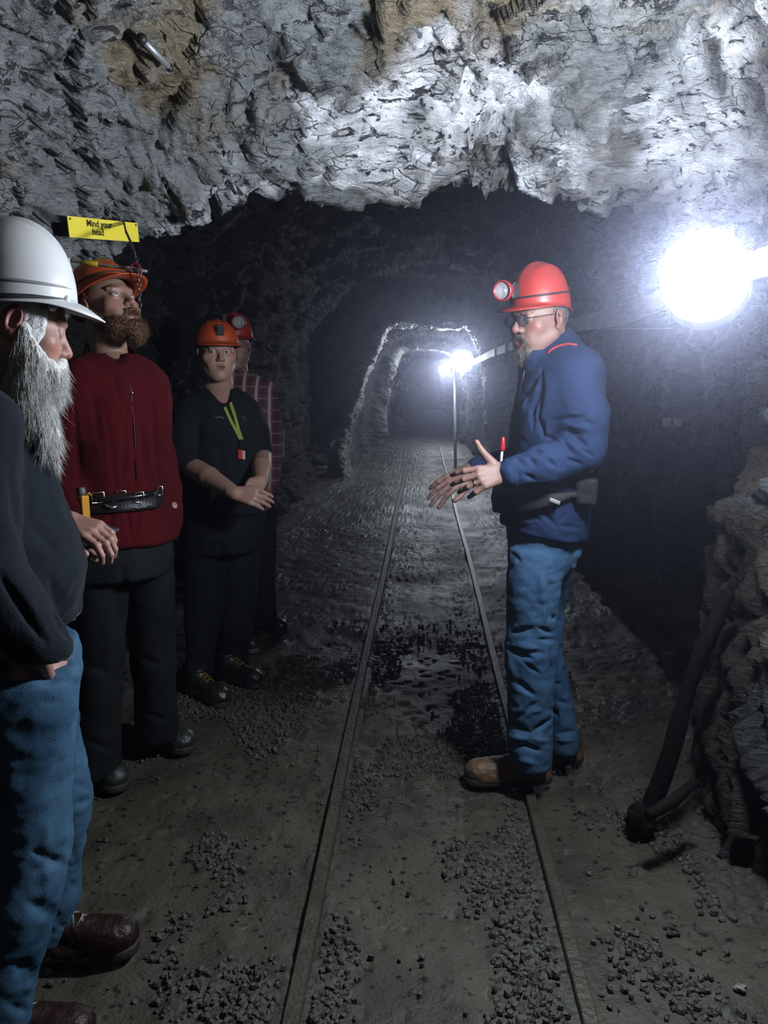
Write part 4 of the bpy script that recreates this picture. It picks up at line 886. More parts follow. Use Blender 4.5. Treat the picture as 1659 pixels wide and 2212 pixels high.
    v, ff = lathe([(.0135, .0072), (.001, .0078)], wl - d * .006 + wn * .026, Mc, 24); mesh_obj('watch_face', v, ff, mat('white_dial', (.85, .87, .85), .25), wt)
    q = HL['fingers'][2]; dr = q[1] - q[0]; dr /= np.linalg.norm(dr); c = q[0] * .55 + q[1] * .45; Mr = basis(np.cross(dr, (.1, .3, 1)), dr)
    v, ff = tube([c + .0112 * (math.cos(a) * Mr[:, 0] + math.sin(a) * Mr[:, 1]) for a in np.linspace(0, 2 * math.pi, 24, endpoint=False)], .0019, 8, True); mesh_obj('finger_ring', v, ff, mat('gold', (.85, .6, .25), .2, 1.0), b)
    # jeans
    JN = mat('blue_denim', (.045, .115, .235), .75, bump=.35, bscale=420, var=.35, vscale=5, col2=(.085, .19, .34))
    T = Field(P(1060, 1690, 2.35) - (0, .1, .1), P(1290, 1085, 2.95) + (.03, .05, .03), .0055)
    T.loft(rows_px([(1095, 1095, 1258, 2.65, .165), (1150, 1096, 1250, 2.65, .17), (1200, 1098, 1240, 2.65, .165), (1235, 1100, 1222, 2.65, .14)]), .03)
    T.loft(rows_px([(1180, 1100, 1222, 2.57, .09), (1240, 1097, 1214, 2.56, .10), (1300, 1097, 1207, 2.55, .092), (1350, 1097, 1200, 2.55, .085), (1400, 1091, 1205, 2.55, .086), (1440, 1092, 1203, 2.55, .083), (1500, 1096, 1196, 2.55, .080),
                    (1560, 1097, 1192, 2.56, .078), (1610, 1095, 1191, 2.56, .078), (1652, 1102, 1190, 2.565, .076)]), .02)
    T.loft(rows_px([(1180, 1130, 1242, 2.74, .085), (1240, 1126, 1230, 2.74, .09), (1330, 1135, 1218, 2.75, .083), (1400, 1145, 1214, 2.75, .08), (1450, 1160, 1224, 2.75, .078), (1510, 1178, 1238, 2.75, .074), (1570, 1184, 1246, 2.75, .072), (1622, 1187, 1250, 2.75, .07)]), .02)
    T.ell(P(1238, 1190, 2.60), (.03, .06, .035), .02); T.ell(P(1236, 1218, 2.58), (.016, .03, .02), .01)
    tf = [(1106, 1368, 1150, 1356, 6, -.012), (1162, 1356, 1192, 1368, 6, -.012), (1160, 1382, 1200, 1382, 4, -.009), (1092, 1398, 1150, 1424, 7, -.016), (1130, 1432, 1166, 1456, 5, -.010), (1108, 1468, 1154, 1502, 8, -.014),
          (1112, 1462, 1100, 1420, 9, .008), (1120, 1548, 1162, 1516, 6, -.010), (1096, 1558, 1142, 1582, 7, -.014), (1148, 1584, 1186, 1556, 6, -.014), (1108, 1606, 1166, 1622, 8, -.014), (1110, 1536, 1165, 1535, 9, .008),
          (1100, 1592, 1140, 1596, 7, .008), (1150, 1596, 1182, 1600, 8, .008), (1168, 1240, 1178, 1340, 10, .008), (1186, 1225, 1190, 1300, 5, -.008), (1110, 1395, 1160, 1400, 10, .009), (1140, 1408, 1180, 1412, 5, -.007), (1193, 1330, 1206, 1342, 6, -.010),
          (1190, 1400, 1196, 1480, 6, -.008), (1198, 1475, 1214, 1480, 4, -.008), (1203, 1516, 1228, 1520, 5, -.008), (1192, 1530, 1205, 1550, 6, -.012), (1120, 1160, 1180, 1150, 6, .004), (1100, 1190, 1125, 1215, 6, -.006), (1118, 1640, 1160, 1650, 8, .008), (1198, 1598, 1240, 1600, 6, .006), (1200, 1585, 1245, 1580, 5, -.007)]
    jn = cloth('jeans', T, JN, b, [(q[0], q[1], q[2], q[3], q[4] * .9, q[5] * 1.25) for q in tf], [(.005, 10, 13, (1, 1, .8)), (.0025, 30, 15, (1, 1, 1.6))], 1)
    v, ff = tube([P(1198, 1160, 2.475), P(1200, 1175, 2.475), P(1214, 1178, 2.48), P(1236, 1184, 2.50)], .002, 6); mesh_obj('pocket_seam', v, ff, mat('dark_seam', (.02, .04, .08), .8), jn)
    # boots
    TAN = mat('scuffed_tan_leather', (.20, .115, .045), .55, bump=.5, bscale=60, var=.6, vscale=16, col2=(.085, .062, .042)); LC = mat('brown_laces', (.12, .08, .05), .8)
    t1 = G(1004, 1692); h1 = G(1192, 1684); shoe(b, (t1[0], t1[1]), (t1 - h1)[:2], np.linalg.norm(t1 - h1), TAN, SOLE, LC, w=.050)
    h2 = G(1252, 1640); d2 = np.array([-.93, -.30, 0]); t2 = h2 + d2 * .29; shoe(b, t2[:2], d2[:2], .29, TAN, SOLE, LC, w=.048)
    return b, HL
GUIDE, HLg = guide()
# red capped marker at his chest
a, c = P(1082, 1000, 2.43), P(1087, 945, 2.43); d = (c - a) / np.linalg.norm(c - a); MM = basis(np.cross(d, (0, 1, 0)), d); L_ = np.linalg.norm(c - a)
t = empty('marker_pen', a); tag(t, 'white marker pen with a red cap, upright against the blue jacket above the wrist', 'pen')
v, f = lathe([(.004, 0), (.0045, .002), (.0045, L_ * .55)], a, MM, 14); mesh_obj('barrel', v, f, mat('white_barrel', (.8, .82, .85), .3), t)
v, f = lathe([(.009, L_ * .5), (.0095, L_ * .52), (.008, L_ * .8), (.005, L_), (.004, L_ * 1.02)], a, MM, 14); mesh_obj('cap', v, f, mat('red_cap', (.6, .02, .03), .35), t)
# ------------------------------------------------------------------ man in dark red
def red_man():
    SK = skin('skin_fair', (.36, .215, .155)); Y0 = 2.48
    f = np.array([math.cos(.46), -math.sin(.46), .36]); M = basis(f); o = P(233, 668, Y0)
    neck = P(235, 765, Y0 + .02)
    hb = head(o, M, neck, op=.0035, jaw=1.0, redden=.16, neck_r=.054, brow=(.55, .36, .22))
    el, wl = P(342, 985, 2.66), P(370, 1110, 2.56); HL = hand_pts(wl, P(360, 1180, 2.55) - wl, (.8, .1, .1), 1, [.3, .3, .3, .3])
    er, wr = P(128, 985, 2.36), P(150, 1100, 2.30); HR = hand_pts(wr, P(170, 1165, 2.28) - wr, (-.5, -.7, .1), 1, [.3, .3, .3, .3])
    bl = [hb, arm_block(None, el, HL, (.036, .026), .004), arm_block(None, er, HR, (.036, .026), .004)]
    ch, hip = P(245, 840, Y0), P(262, 1150, Y0 + .05)
    tr = [(neck, .055, ch, .10), (ch, .11, hip, .11), (P(300, 822, 2.63), .045, el, .035), (P(175, 822, 2.38), .05, er, .035),
          (P(315, 1200, 2.62), .07, P(330, 1400, 2.70), .05), (P(330, 1400, 2.70), .05, P(345, 1590, 2.76), .035), (P(215, 1200, 2.48), .07, P(215, 1420, 2.50), .05), (P(215, 1420, 2.50), .05, P(215, 1670, 2.52), .035)]
    b = body_mesh('red-bearded person in dark red jacket and orange helmet, looking up, hand in pocket', bl, tr, SK)
    eyes(b, o, M, (.1, 1, .35), iris=(.25, .35, .42))
    BR = mat('ginger_beard', (.20, .085, .035), .65, bump=.4, bscale=240, var=.45, vscale=120)
    Hf = Field((-.1, -.13, -.06), (.1, .12, .09), .004); Hf.ell((0, -.012, .030), (.0800, .094, .086), 0); Hf.plane_cut((0, .02, 0), (0, 1, .45)); Hf.plane_cut((0, 0, -.045), (0, .1, -1))
    for s in (-1, 1): Hf.ell((s * .082, -.004, -.006), (.02, .022, .032), .004, 's')
    V, F = Hf.mesh(); mesh_obj('hair', W(ruffle(V, F, .003, 120, 3), o, M), F, mat('dark_ginger_hair', (.09, .045, .025), .7, bump=.4, bscale=200), b)
    Bf = Field((-.1, -.05, -.17), (.1, .14, .0), .003)
    Bf.chain([(-.030, .084, -.070), (-.018, .094, -.046), (0, .100, -.042), (.018, .094, -.046), (.030, .084, -.070)], [.0075, .0075, .0075, .0075, .0075], .006)
    for s in (-1, 1):
        Bf.chain([(s * .071, .004, -.012), (s * .066, .018, -.050), (s * .046, .056, -.088), (0, .080, -.108)], [.009, .017, .024, .028], .015)
        Bf.cone((s * .044, .066, -.066), .014, (s * .028, .078, -.09), .018, .012)
    Bf.cone((0, .082, -.095), .024, (0, .084, -.128), .016, .02); Bf.ell((0, .098, -.058), (.020, .018, .010), .004, 's')
    V, F = Bf.mesh(); V = ruffle(V, F, .003, 130, 5); bd = mesh_obj('beard', W(V, o, M), F, BR, b)
    v, ff = fur(V, F, 5200, .013, .7, (0, .1, -.7), .00055, 4); mesh_obj('whiskers', W(v, o, M), ff, BR, bd)
    OR = hel('orange_helmet_shell', (.60, .08, .008), .5); Mh = M @ np.array(Matrix.Rotation(.10, 3, 'X'))
    hm = helmet(b, o, Mh, OR, A=.098, B=.112, H=.108, z0=.050, c=(0, -.004), peak=.050, drop=.012, back=.02); helmet_band(hm, o, Mh, BLACKR, A=.098, B=.112, z=.074, H=.108, z0=.05, r=.0022, span=(-.9, .9), name='band')
    # jacket
    JK = mat('dark_red_fleece', (.088, .0025, .006), .95, spec=.15, bump=.3, bscale=260, var=.3, vscale=5)
    J = Field(P(60, 1200, 2.2) - (.0, .1, .05), P(420, 735, 2.85) + (.02, .1, .04), .006); A = 42
    def r(y, cx, a, bb, Y=Y0): c = P(cx, y, Y); return (c[2], c[0], c[1], a, bb, A)
    J.loft([r(762, 240, .085, .075), r(785, 241, .14, .10), r(812, 242, .18, .12), r(860, 243, .195, .132), r(930, 246, .192, .135), r(1010, 250, .182, .132), (r(1055, 254, .170, .125)), r(1080, 256, .166, .122), r(1100, 259, .178, .13), r(1135, 262, .192, .14), r(1172, 266, .195, .145)], .02)
    J.chain([P(298, 822, 2.62), P(326, 925, 2.66), P(340, 990, 2.66)], [.062, .058, .056], .022); J.chain([P(340, 990, 2.66), P(360, 1060, 2.62), P(372, 1120, 2.56)], [.056, .050, .045], .02)
    J.chain([P(172, 822, 2.38), P(140, 930, 2.35), P(130, 990, 2.35)], [.070, .064, .058], .03); J.chain([P(130, 990, 2.35), P(150, 1100, 2.30)], [.064, .05], .03)
    J.cone(P(238, 700, Y0), .058, P(243, 768, Y0 + .01), .062, .008, 's'); J.cone(P(256, 750, Y0 - .08), .05, P(272, 812, Y0 - .14), .015, .01, 's')
    jf = [(285, 850, 292, 1050, 6, -.006), (275, 870, 262, 1050, 10, -.006), (300, 900, 318, 1050, 10, -.007), (230, 900, 250, 1050, 12, -.007), (330, 860, 345, 1050, 7, -.016), (200, 860, 225, 1000, 10, -.006), (160, 880, 175, 1060, 8, -.010),
          (340, 980, 375, 990, 6, -.008), (345, 1005, 375, 1000, 5, -.006), (275, 1105, 285, 1165, 7, -.012), (300, 1100, 292, 1160, 7, -.008), (240, 1105, 235, 1165, 9, -.008), (330, 1100, 322, 1150, 8, -.007), (355, 1080, 372, 1140, 5, -.012), (245, 800, 260, 870, 8, -.006)]
    jk = cloth('jacket', J, JK, b, jf, [(.007, 7, 3, (1, 1, .6)), (.002, 26, 5, (1, 1, 1))], 2)
    # collar
    CL = mat('dark_collar', (.05, .006, .010), .85, bump=.2, bscale=200)
    c = Field(P(100, 840, 2.2), P(380, 700, 2.8) + (0, 0, .03), .0045); c.cone(P(238, 762, Y0 + .02), .080, P(243, 800, Y0 + .01), .098, .01); c.cone(P(238, 700, Y0), .064, P(243, 850, Y0 + .01), .084, .004, 's'); c.plane_cut(P(250, 768, Y0 - .02), (.28, -.38, .88)); c.plane_cut(P(243, 808, Y0), (0, 0, -1))
    cloth('collar', c, CL, jk, (), (), 1)
    v, ff = tube(on_surface(jk, [(272, 800), (284, 850), (288, 900), (292, 960), (295, 1040)], .001), .0022, 6); mesh_obj('zip', v, ff, mat('dark_zip', (.03, .005, .008), .5), jk)
    v, ff = uvsphere(on_surface(jk, [(286, 849)], .004)[0], (.003, .003, .006), 8, 6); mesh_obj('zip_pull', v, ff, STEEL, jk)
    # belt with buckles
    Bt = Field(P(80, 1140, 2.2) - (0, .1, .02), P(420, 1030, 2.85) + (0, .1, .02), .005)
    zt = P(256, 1058, Y0)[2]; Bt.loft([r(1056, 256, .184, .138), r(1075, 258, .182, .136), r(1094, 259, .188, .140)], .004, rnd=.008); 
    bt = cloth('belt', Bt, LEATHER_BELT, b, (), (), 1)
    Bs = Field(P(150, 1140, 2.2) - (0, .1, .02), P(420, 1030, 2.85) + (0, .1, .02), .004)
    pts = on_surface(bt, [(196, 1078), (225, 1080), (255, 1078), (285, 1074), (310, 1070), (330, 1066)], .004)
    parts = []
    v, ff = tube(pts, .009, 8); v = v.copy(); mesh_obj('second_strap', v, ff, mat('glossy_black_strap', (.012, .012, .013), .22), bt)
    for (x, y, w_, h_) in ((212, 1075, .018, .016), (262, 1066, .014, .008), (302, 1074, .012, .016), (346, 1060, .008, .014)):
        q = on_surface(bt, [(x, y)], .012)
        if not q: q = on_surface(jk, [(x, y)], .012)
        if not q: continue
        q = q[0]; rr = np.array([.8, .55, 0]); rr /= np.linalg.norm(rr); uu = np.array([0, 0, 1.]); loop = [q + rr * w_ * a + uu * h_ * bb for a, bb in ((-1, -1), (1, -1), (1, 1), (-1, 1))]
        v, ff = tube([loop[0], (loop[0] + loop[1]) / 2, loop[1], (loop[1] + loop[2]) / 2, loop[2], (loop[2] + loop[3]) / 2, loop[3], (loop[3] + loop[0]) / 2], .0017, 6, True); mesh_obj('buckle', v, ff, STEEL, bt)
    q = on_surface(bt, [(228, 1090), (242, 1097), (254, 1094)], .008)
    if len(q) > 2: v, ff = tube([q[0], q[1], q[2]], .005, 8); mesh_obj('hanging_clip', v, ff, STEEL, bt)
    # trousers
    TR = mat('charcoal_work_trousers', (.016, .019, .021), .8, bump=.3, bscale=200, var=.3)
    T = Field(P(140, 1740, 2.3) - (0, .12, .05), P(430, 1090, 2.95) + (.03, .12, .03), .008)
    T.loft([r(1120, 262, .165, .115), r(1200, 264, .178, .13), r(1245, 264, .17, .13)], .03)
    def leg(rows): T.loft([(P(cx, y, Y)[2], P(cx, y, Y)[0], Y, a, a * 1.05, 0) for y, cx, Y, a in rows], .02)
    leg([(1190, 316, 2.60, .098), (1300, 322, 2.66, .094), (1400, 330, 2.70, .083), (1500, 336, 2.74, .078), (1596, 340, 2.78, .082)]); leg([(1190, 214, 2.44, .098), (1300, 212, 2.46, .096), (1420, 214, 2.48, .085), (1550, 212, 2.50, .08), (1672, 208, 2.52, .085)])
    tr_ = cloth('trousers', T, TR, b, [(265, 1230, 270, 1400, 12, -.012), (240, 1300, 235, 1450, 10, .006), (300, 1420, 350, 1440, 9, -.008), (190, 1440, 240, 1455, 9, -.008), (310, 1540, 365, 1560, 8, -.008), (185, 1600, 240, 1620, 8, -.008)], [(.006, 9, 5, (1, 1, .8))], 2)
    BT = mat('dark_green_grey_boots', (.035, .045, .038), .45, bump=.5, bscale=60, var=.4, vscale=20)
    t1 = G(266, 1716); shoe(b, t1[:2], (.80, -.60), .29, BT, SOLE, BLACKR, w=.052, z=.012); t2 = G(414, 1632); shoe(b, t2[:2], (.86, -.51), .29, BT, SOLE, BLACKR, w=.052, z=.012)
    return b, bt, jk
RED, RBELT, RJK = red_man()
q = on_surface(RBELT, [(191, 1078)], .0) or on_surface(RJK, [(191, 1078)], .0)
c = q[0] + np.array([-.008, -.026, -.018]); t = empty('belt_device', c - (0, 0, .05)); tag(t, 'small yellow device with grey cap hanging from the belt of the dark red jacket', 'device')
Md = np.array(Matrix.Rotation(-.5, 3, 'Z')); YE = mat('yellow_plastic', (.80, .36, .02), .45)
v, f = boxm(c + (0, 0, -.004), (.0175, .014, .038), Md); bevel(mesh_obj('case', v, f, YE, t, smooth=False), .004, 3)
v, f = lathe([(.012, .034), (.0125, .044), (.011, .054), (.009, .058)], c, Md, 18); mesh_obj('cap', v, f, mat('grey_cap', (.16, .19, .18), .5), t)
v, f = tube([c + (.012, 0, .036), c + (.022, .004, .040), c + (.026, .008, .032)], .003, 6); mesh_obj('clip', v, f, YE, t)
# ------------------------------------------------------------------ woman in black
def woman():
    SK = skin('skin_rosy', (.50, .29, .22)); Y0 = 3.5
    f = np.array([.42, -.90, -.02]); M = basis(f); o = P(468, 766, Y0 - .04); neck = P(470, 830, Y0 + .02)
    hb = head(o, M, neck, op=.003, jaw=1.1, cheek=1.25, redden=.13, neck_r=.062, brow=(.62, .5, .45), lips=(.82, .55, .55), nose=.95)
    er, wr = P(408, 1005, 3.36), P(508, 1066, 3.12); HR = hand_pts(wr, P(556, 1076, 3.10) - wr, (-.2, -.8, .45), -1, [(.35, .6, .4)] * 4, spread=(.08, .02, -.04, -.1), thumb=(.9, .45, .0), sc=.95)
    el, wl = P(566, 985, 3.52), P(563, 1040, 3.24); HL = hand_pts(wl, P(533, 1080, 3.07) - wl, (.55, -.7, .3), 1, [(.35, .6, .4)] * 4, spread=(.08, .02, -.04, -.1), thumb=(.9, .45, .1), sc=.95)
    for H, w_, d_, n_, s_ in ((HR, wr, None, None, None),):
        pass
    bl = [hb, arm_block(None, er, HR, (.048, .030), .0035), arm_block(None, el, HL, (.044, .029), .0035)]
    ch, hip = P(480, 900, Y0), P(480, 1110, Y0 + .03)
    tr = [(neck, .06, ch, .11), (ch, .12, hip, .13), (P(432, 910, 3.44), .035, er, .045), (P(525, 915, 3.58), .035, el, .042), (P(440, 1150, 3.48), .07, P(430, 1300, 3.5), .055), (P(430, 1300, 3.5), .055, P(425, 1500, 3.5), .04), (P(515, 1150, 3.6), .07, P(512, 1300, 3.6), .055), (P(512, 1300, 3.6), .055, P(500, 1460, 3.62), .04)]
    b = body_mesh('person in black polo shirt with a green lanyard and orange helmet, hands clasped', bl, tr, SK)
    eyes(b, o, M, (.3, 1, 0))
    Hf = Field((-.1, -.13, -.09), (.1, .12, .09), .004); Hf.ell((0, -.012, .026), (.0810, .094, .088), 0); Hf.plane_cut((0, .015, 0), (0, 1, .3)); Hf.plane_cut((0, 0, -.05), (0, .25, -1))
    for s in (-1, 1): Hf.ell((s * .082, -.0, -.006), (.02, .024, .032), .004, 's')
    V, F = Hf.mesh(); mesh_obj('hair', W(ruffle(V, F, .003, 120, 3), o, M), F, mat('dark_brown_hair', (.035, .022, .016), .6, bump=.4, bscale=200), b)
    OR = hel('deep_orange_helmet_shell', (.62, .075, .008), .55)
    Mh = M @ np.array(Matrix.Rotation(.04, 3, 'X')); hm = helmet(b, o, Mh, OR, A=.100, B=.112, H=.102, z0=.050, c=(0, -.004), peak=.045, drop=.014, back=.018)
    helmet_band(hm, o, Mh, BLACKR, A=.1, B=.112, z=.070, H=.102, z0=.05, r=.002, span=(.56, 1.44), name='band')
    v, ff = boxm(W((0, .106, .098), o, Mh), (.016, .008, .022), Mh @ np.array(Matrix.Rotation(-.35, 3, 'X'))); bevel(mesh_obj('lamp_bracket', v, ff, BLACKP, hm, smooth=False), .003)
    PO = mat('black_polo_cloth', (.013, .016, .018), .85, bump=.25, bscale=260, var=.2)
    J = Field(P(340, 1150, 3.1) - (.02, .1, .03), P(620, 800, 3.9) + (.02, .1, .04), .007); A = 25
    def r(y, cx, a, bb, Y=Y0): c = P(cx, y, Y); return (c[2], c[0], c[1], a, bb, A)
    J.loft([r(838, 474, .085, .08), r(852, 476, .13, .10), r(870, 478, .175, .125), r(905, 480, .195, .148), r(940, 482, .195, .165), r(1000, 482, .195, .175), r(1060, 482, .20, .18), r(1108, 480, .205, .175)], .02)
    J.chain([P(414, 888, 3.42), P(400, 945, 3.38), P(400, 992, 3.36)], [.072, .076, .072], .03); J.chain([P(532, 890, 3.60), P(550, 935, 3.58), P(560, 970, 3.54)], [.062, .064, .062], .03)
    J.cone(P(470, 790, 3.5), .062, P(474, 845, 3.5), .068, .008, 's'); J.cone(P(478, 838, 3.42), .05, P(490, 880, 3.34), .016, .012, 's')
    po = cloth('polo_shirt', J, PO, b, [(430, 900, 425, 1000, 8, -.010), (545, 900, 552, 980, 6, -.010), (470, 950, 480, 1050, 10, -.005), (510, 1000, 520, 1060, 8, -.005)], [(.006, 9, 3, (1, 1, .7))], 2)
    # embroidered marks, left as small stitched shapes
    ST_ = mat('pale_stitching', (.32, .30, .22), .8)
    for pts in ([(464, 898), (468, 903), (472, 899)], [(473, 903), (475, 899), (478, 903)], [(482, 899), (479, 901), (481, 904), (484, 903)], [(523, 898), (528, 901), (525, 905)], [(529, 905), (533, 908)]):
        q = on_surface(po, pts, .001)
        if len(q) > 1: v, ff = tube(q, .0016, 5); mesh_obj('stitched_logo', v, ff, ST_, po)
    # lanyard
    LY = mat('yellow_green_ribbon', (.38, .50, .06), .6); parts = []
    for pix in ([(482, 858), (486, 880), (497, 905), (510, 930), (520, 950)], [(490, 852), (498, 870), (508, 900), (516, 930), (523, 950)]):
        q = on_surface(po, pix, .006)
        for i in range(len(q) - 1):
            a, c = q[i], q[i + 1]; d = c - a; s = np.cross(d, [.2, -1, 0]); s /= np.linalg.norm(s); w_ = .0065
            n = np.cross(s, d); n /= np.linalg.norm(n); vv = np.array([a - s * w_, a + s * w_, c + s * w_, c - s * w_]); vv = np.concatenate([vv, vv + n * .0014]); parts.append((vv, [(0, 1, 2, 3), (7, 6, 5, 4), (0, 4, 5, 1), (1, 5, 6, 2), (2, 6, 7, 3), (3, 7, 4, 0)]))
    v, ff = merge(parts); ly = mesh_obj('lanyard', v, ff, LY, b, smooth=False)
    q = on_surface(po, [(521, 956), (519, 982), (527, 983)], .016); dn = np.array([0, 0, 1.])
    v, ff = boxm(q[0], (.008, .005, .014)); mesh_obj('clip', v, ff, STEEL, ly, smooth=False)
    v, ff = boxm(q[1], (.011, .004, .022)); bevel(mesh_obj('tag', v, ff, mat('orange_red_tag', (.75, .10, .05), .4), ly, smooth=False), .004)
    v, ff = boxm(q[2] + (0, -.004, 0), (.006, .004, .020)); bevel(mesh_obj('tag', v, ff, mat('white_tag', (.8, .8, .75), .4), ly, smooth=False), .003)
    TR = mat('black_trousers', (.010, .013, .015), .8, bump=.3, bscale=200)
    T = Field(P(370, 1560, 3.2) - (0, .15, .05), P(590, 1080, 3.85) + (.03, .15, .03), .009)
    T.loft([r(1090, 480, .198, .165), r(1150, 478, .20, .17), r(1190, 476, .19, .15)], .03)
    def leg(rows): T.loft([(P(cx, y, Y)[2], P(cx, y, Y)[0], Y, a, a * 1.05, 0) for y, cx, Y, a in rows], .02)
    leg([(1150, 442, 3.46, .105), (1280, 432, 3.48, .10), (1400, 428, 3.50, .085), (1508, 424, 3.52, .085)]); leg([(1150, 515, 3.58, .105), (1280, 512, 3.60, .10), (1380, 505, 3.62, .085), (1470, 500, 3.64, .085)])
    cloth('trousers', T, TR, b, [(478, 1160, 475, 1300, 8, -.012)], [(.007, 9, 5, (1, 1, .8))], 2)
    BT = mat('black_shoe_leather', (.03, .03, .028), .35, bump=.4, bscale=70, var=.4, vscale=30); LA = mat('ochre_laces', (.35, .22, .04), .8)
    t1 = G(490, 1530); shoe(b, t1[:2], (.80, -.60), .265, BT, SOLE, LA, w=.045, h=.005, z=.004); t2 = G(563, 1489); shoe(b, t2[:2], (.86, -.51), .265, BT, SOLE, LA, w=.045, h=.005, z=.004)
woman()
# ------------------------------------------------------------------ person in plaid behind her
def plaid_man():
    SK = skin('skin_shaded', (.34, .20, .16)); Y0 = 4.15
    f = np.array([.18, -.98, 0]); M = basis(f); o = P(507, 752, Y0); neck = P(512, 810, Y0 + .02)
    hb = head(o, M, neck, h=.0035)
    el, wl = P(584, 965, 4.2), P(582, 1045, 4.08); HL = hand_pts(wl, (0, -.3, -1), (.9, 0, 0), 1, [.3] * 4)
    er, wr = P(440, 965, 4.2), P(442, 1045, 4.08); HR = hand_pts(wr, (0, -.3, -1), (-.9, 0, 0), -1, [.3] * 4)
    bl = [hb, arm_block(None, el, HL, (.036, .026), .0045), arm_block(None, er, HR, (.036, .026), .0045)]
    ch, hip = P(515, 860, Y0), P(520, 1070, Y0)
    tr = [(neck, .055, ch, .10), (ch, .11, hip, .11), (P(572, 850, 4.18), .05, el, .035), (P(455, 850, 4.18), .05, er, .035), (P(560, 1090, 4.15), .07, P(560, 1230, 4.15), .05), (P(560, 1230, 4.15), .05, P(562, 1350, 4.2), .035), (P(495, 1090, 4.1), .07, P(498, 1230, 4.1), .05), (P(498, 1230, 4.1), .05, P(500, 1380, 4.1), .035)]
    b = body_mesh('person in maroon plaid shirt and red helmet with headlamp, behind the clasped hands', bl, tr, SK); b['label'] = 'person in maroon plaid shirt and red helmet, mostly hidden behind the one in black polo'
    eyes(b, o, M)
    RD = hel('dark_red_helmet_shell', (.5, .02, .012), .5); hm = helmet(b, o, M, RD, A=.098, B=.112, H=.128, z0=.060, c=(0, -.004), peak=.04)
    headlamp(hm, o, M, mat('dark_red_bezel', (.35, .02, .02), .4), c=(-.035, .135, .125), r=.036, aim=(.12, 1, 0))
    v, ff = boxm(W((.045, .088, .135), o, M), (.010, .012, .034), M); bevel(mesh_obj('slot', v, ff, BLACKP, hm, smooth=False), .003)
    m = bpy.data.materials.new('maroon_plaid'); m.use_nodes = True; nt = m.node_tree; N = nt.nodes; L = nt.links; B = N['Principled BSDF']; B.inputs['Roughness'].default_value = .85
    tc = N.new('ShaderNodeTexCoord'); sx = N.new('ShaderNodeSeparateXYZ'); L.new(tc.outputs['Object'], sx.inputs[0])
    def stripes(sock, freq, ph, thr):
        a = N.new('ShaderNodeMath'); a.operation = 'MULTIPLY_ADD'; L.new(sock, a.inputs[0]); a.inputs[1].default_value = freq; a.inputs[2].default_value = ph
        s = N.new('ShaderNodeMath'); s.operation = 'PINGPONG'; L.new(a.outputs[0], s.inputs[0]); s.inputs[1].default_value = .5
        c = N.new('ShaderNodeMapRange'); L.new(s.outputs[0], c.inputs['Value']); c.inputs['From Min'].default_value = .5 - thr; c.inputs['From Max'].default_value = .5; return c.outputs[0]
    def mixc(fac, A_, B_):
        x = N.new('ShaderNodeMix'); x.data_type = 'RGBA'; L.new(fac, x.inputs['Factor'])
        for k, v_ in (('A', A_), ('B', B_)):
            if isinstance(v_, tuple): x.inputs[k].default_value = (*v_, 1)
            else: L.new(v_, x.inputs[k])
        return x.outputs['Result']
    c = mixc(stripes(sx.outputs['X'], 16, .2, .22), (.10, .028, .032), (.03, .012, .02)); c = mixc(stripes(sx.outputs['Z'], 16, 0, .22), c, (.04, .014, .02))
    c = mixc(stripes(sx.outputs['X'], 16, .65, .16), c, (.42, .33, .33)); c = mixc(stripes(sx.outputs['Z'], 16, .5, .07), c, (.22, .16, .17)); L.new(c, B.inputs['Base Color'])
    J = Field(P(400, 1100, 3.8) - (.02, .1, .03), P(640, 770, 4.5) + (.02, .1, .04), .008)
    def r(y, cx, a, bb, Y=Y0): c = P(cx, y, Y); return (c[2], c[0], c[1], a, bb, -8)
    J.loft([r(800, 513, .08, .07), r(818, 514, .14, .09), r(838, 515, .19, .115), r(900, 518, .205, .14), r(980, 520, .20, .15), r(1064, 520, .205, .15)], .02)
    J.chain([P(572, 850, 4.18), P(588, 930, 4.2), P(590, 975, 4.18)], [.075, .062, .056], .03); J.chain([P(590, 975, 4.18), P(586, 1048, 4.08)], [.056, .046], .03)
    J.chain([P(456, 850, 4.18), P(444, 930, 4.2), P(440, 975, 4.18)], [.075, .062, .056], .03); J.chain([P(440, 975, 4.18), P(442, 1048, 4.08)], [.056, .046], .03)
    J.cone(P(510, 770, Y0), .055, P(513, 812, Y0), .058, .01, 's')
    cloth('plaid_shirt', J, m, b, [(555, 860, 570, 1040, 7, -.012), (585, 960, 600, 965, 5, -.006)], [(.007, 9, 3, (1, 1, .7))], 2)
    T = Field(P(440, 1420, 3.9) - (0, .12, .02), P(620, 1040, 4.4) + (.03, .12, .03), .010)
    T.loft([r(1055, 520, .185, .14), r(1110, 522, .185, .14)], .03)
    def leg(rows): T.loft([(P(cx, y, Y)[2], P(cx, y, Y)[0], Y, a, a * 1.05, 0) for y, cx, Y, a in rows], .02)
    leg([(1090, 560, 4.15, .10), (1230, 562, 4.17, .085), (1350, 566, 4.22, .085)]); leg([(1090, 492, 4.1, .10), (1230, 495, 4.1, .085), (1385, 500, 4.1, .085)])
    cloth('trousers', T, mat('dark_navy_trousers', (.010, .011, .016), .85), b, (), [(.007, 9, 5, (1, 1, .8))], 2)
    BT = mat('glossy_black_shoes', (.03, .03, .03), .25, bump=.3, bscale=70); SL = mat('pale_welt_sole', (.16, .15, .13), .6)
    t1 = G(555, 1412); shoe(b, t1[:2], (.85, -.52), .27, BT, SL, BLACKR, w=.045, h=.005, z=.004); t2 = G(617, 1372); shoe(b, t2[:2], (.85, -.52), .27, BT, SOLE, BLACKR, w=.045, h=.005, z=.004)
plaid_man()
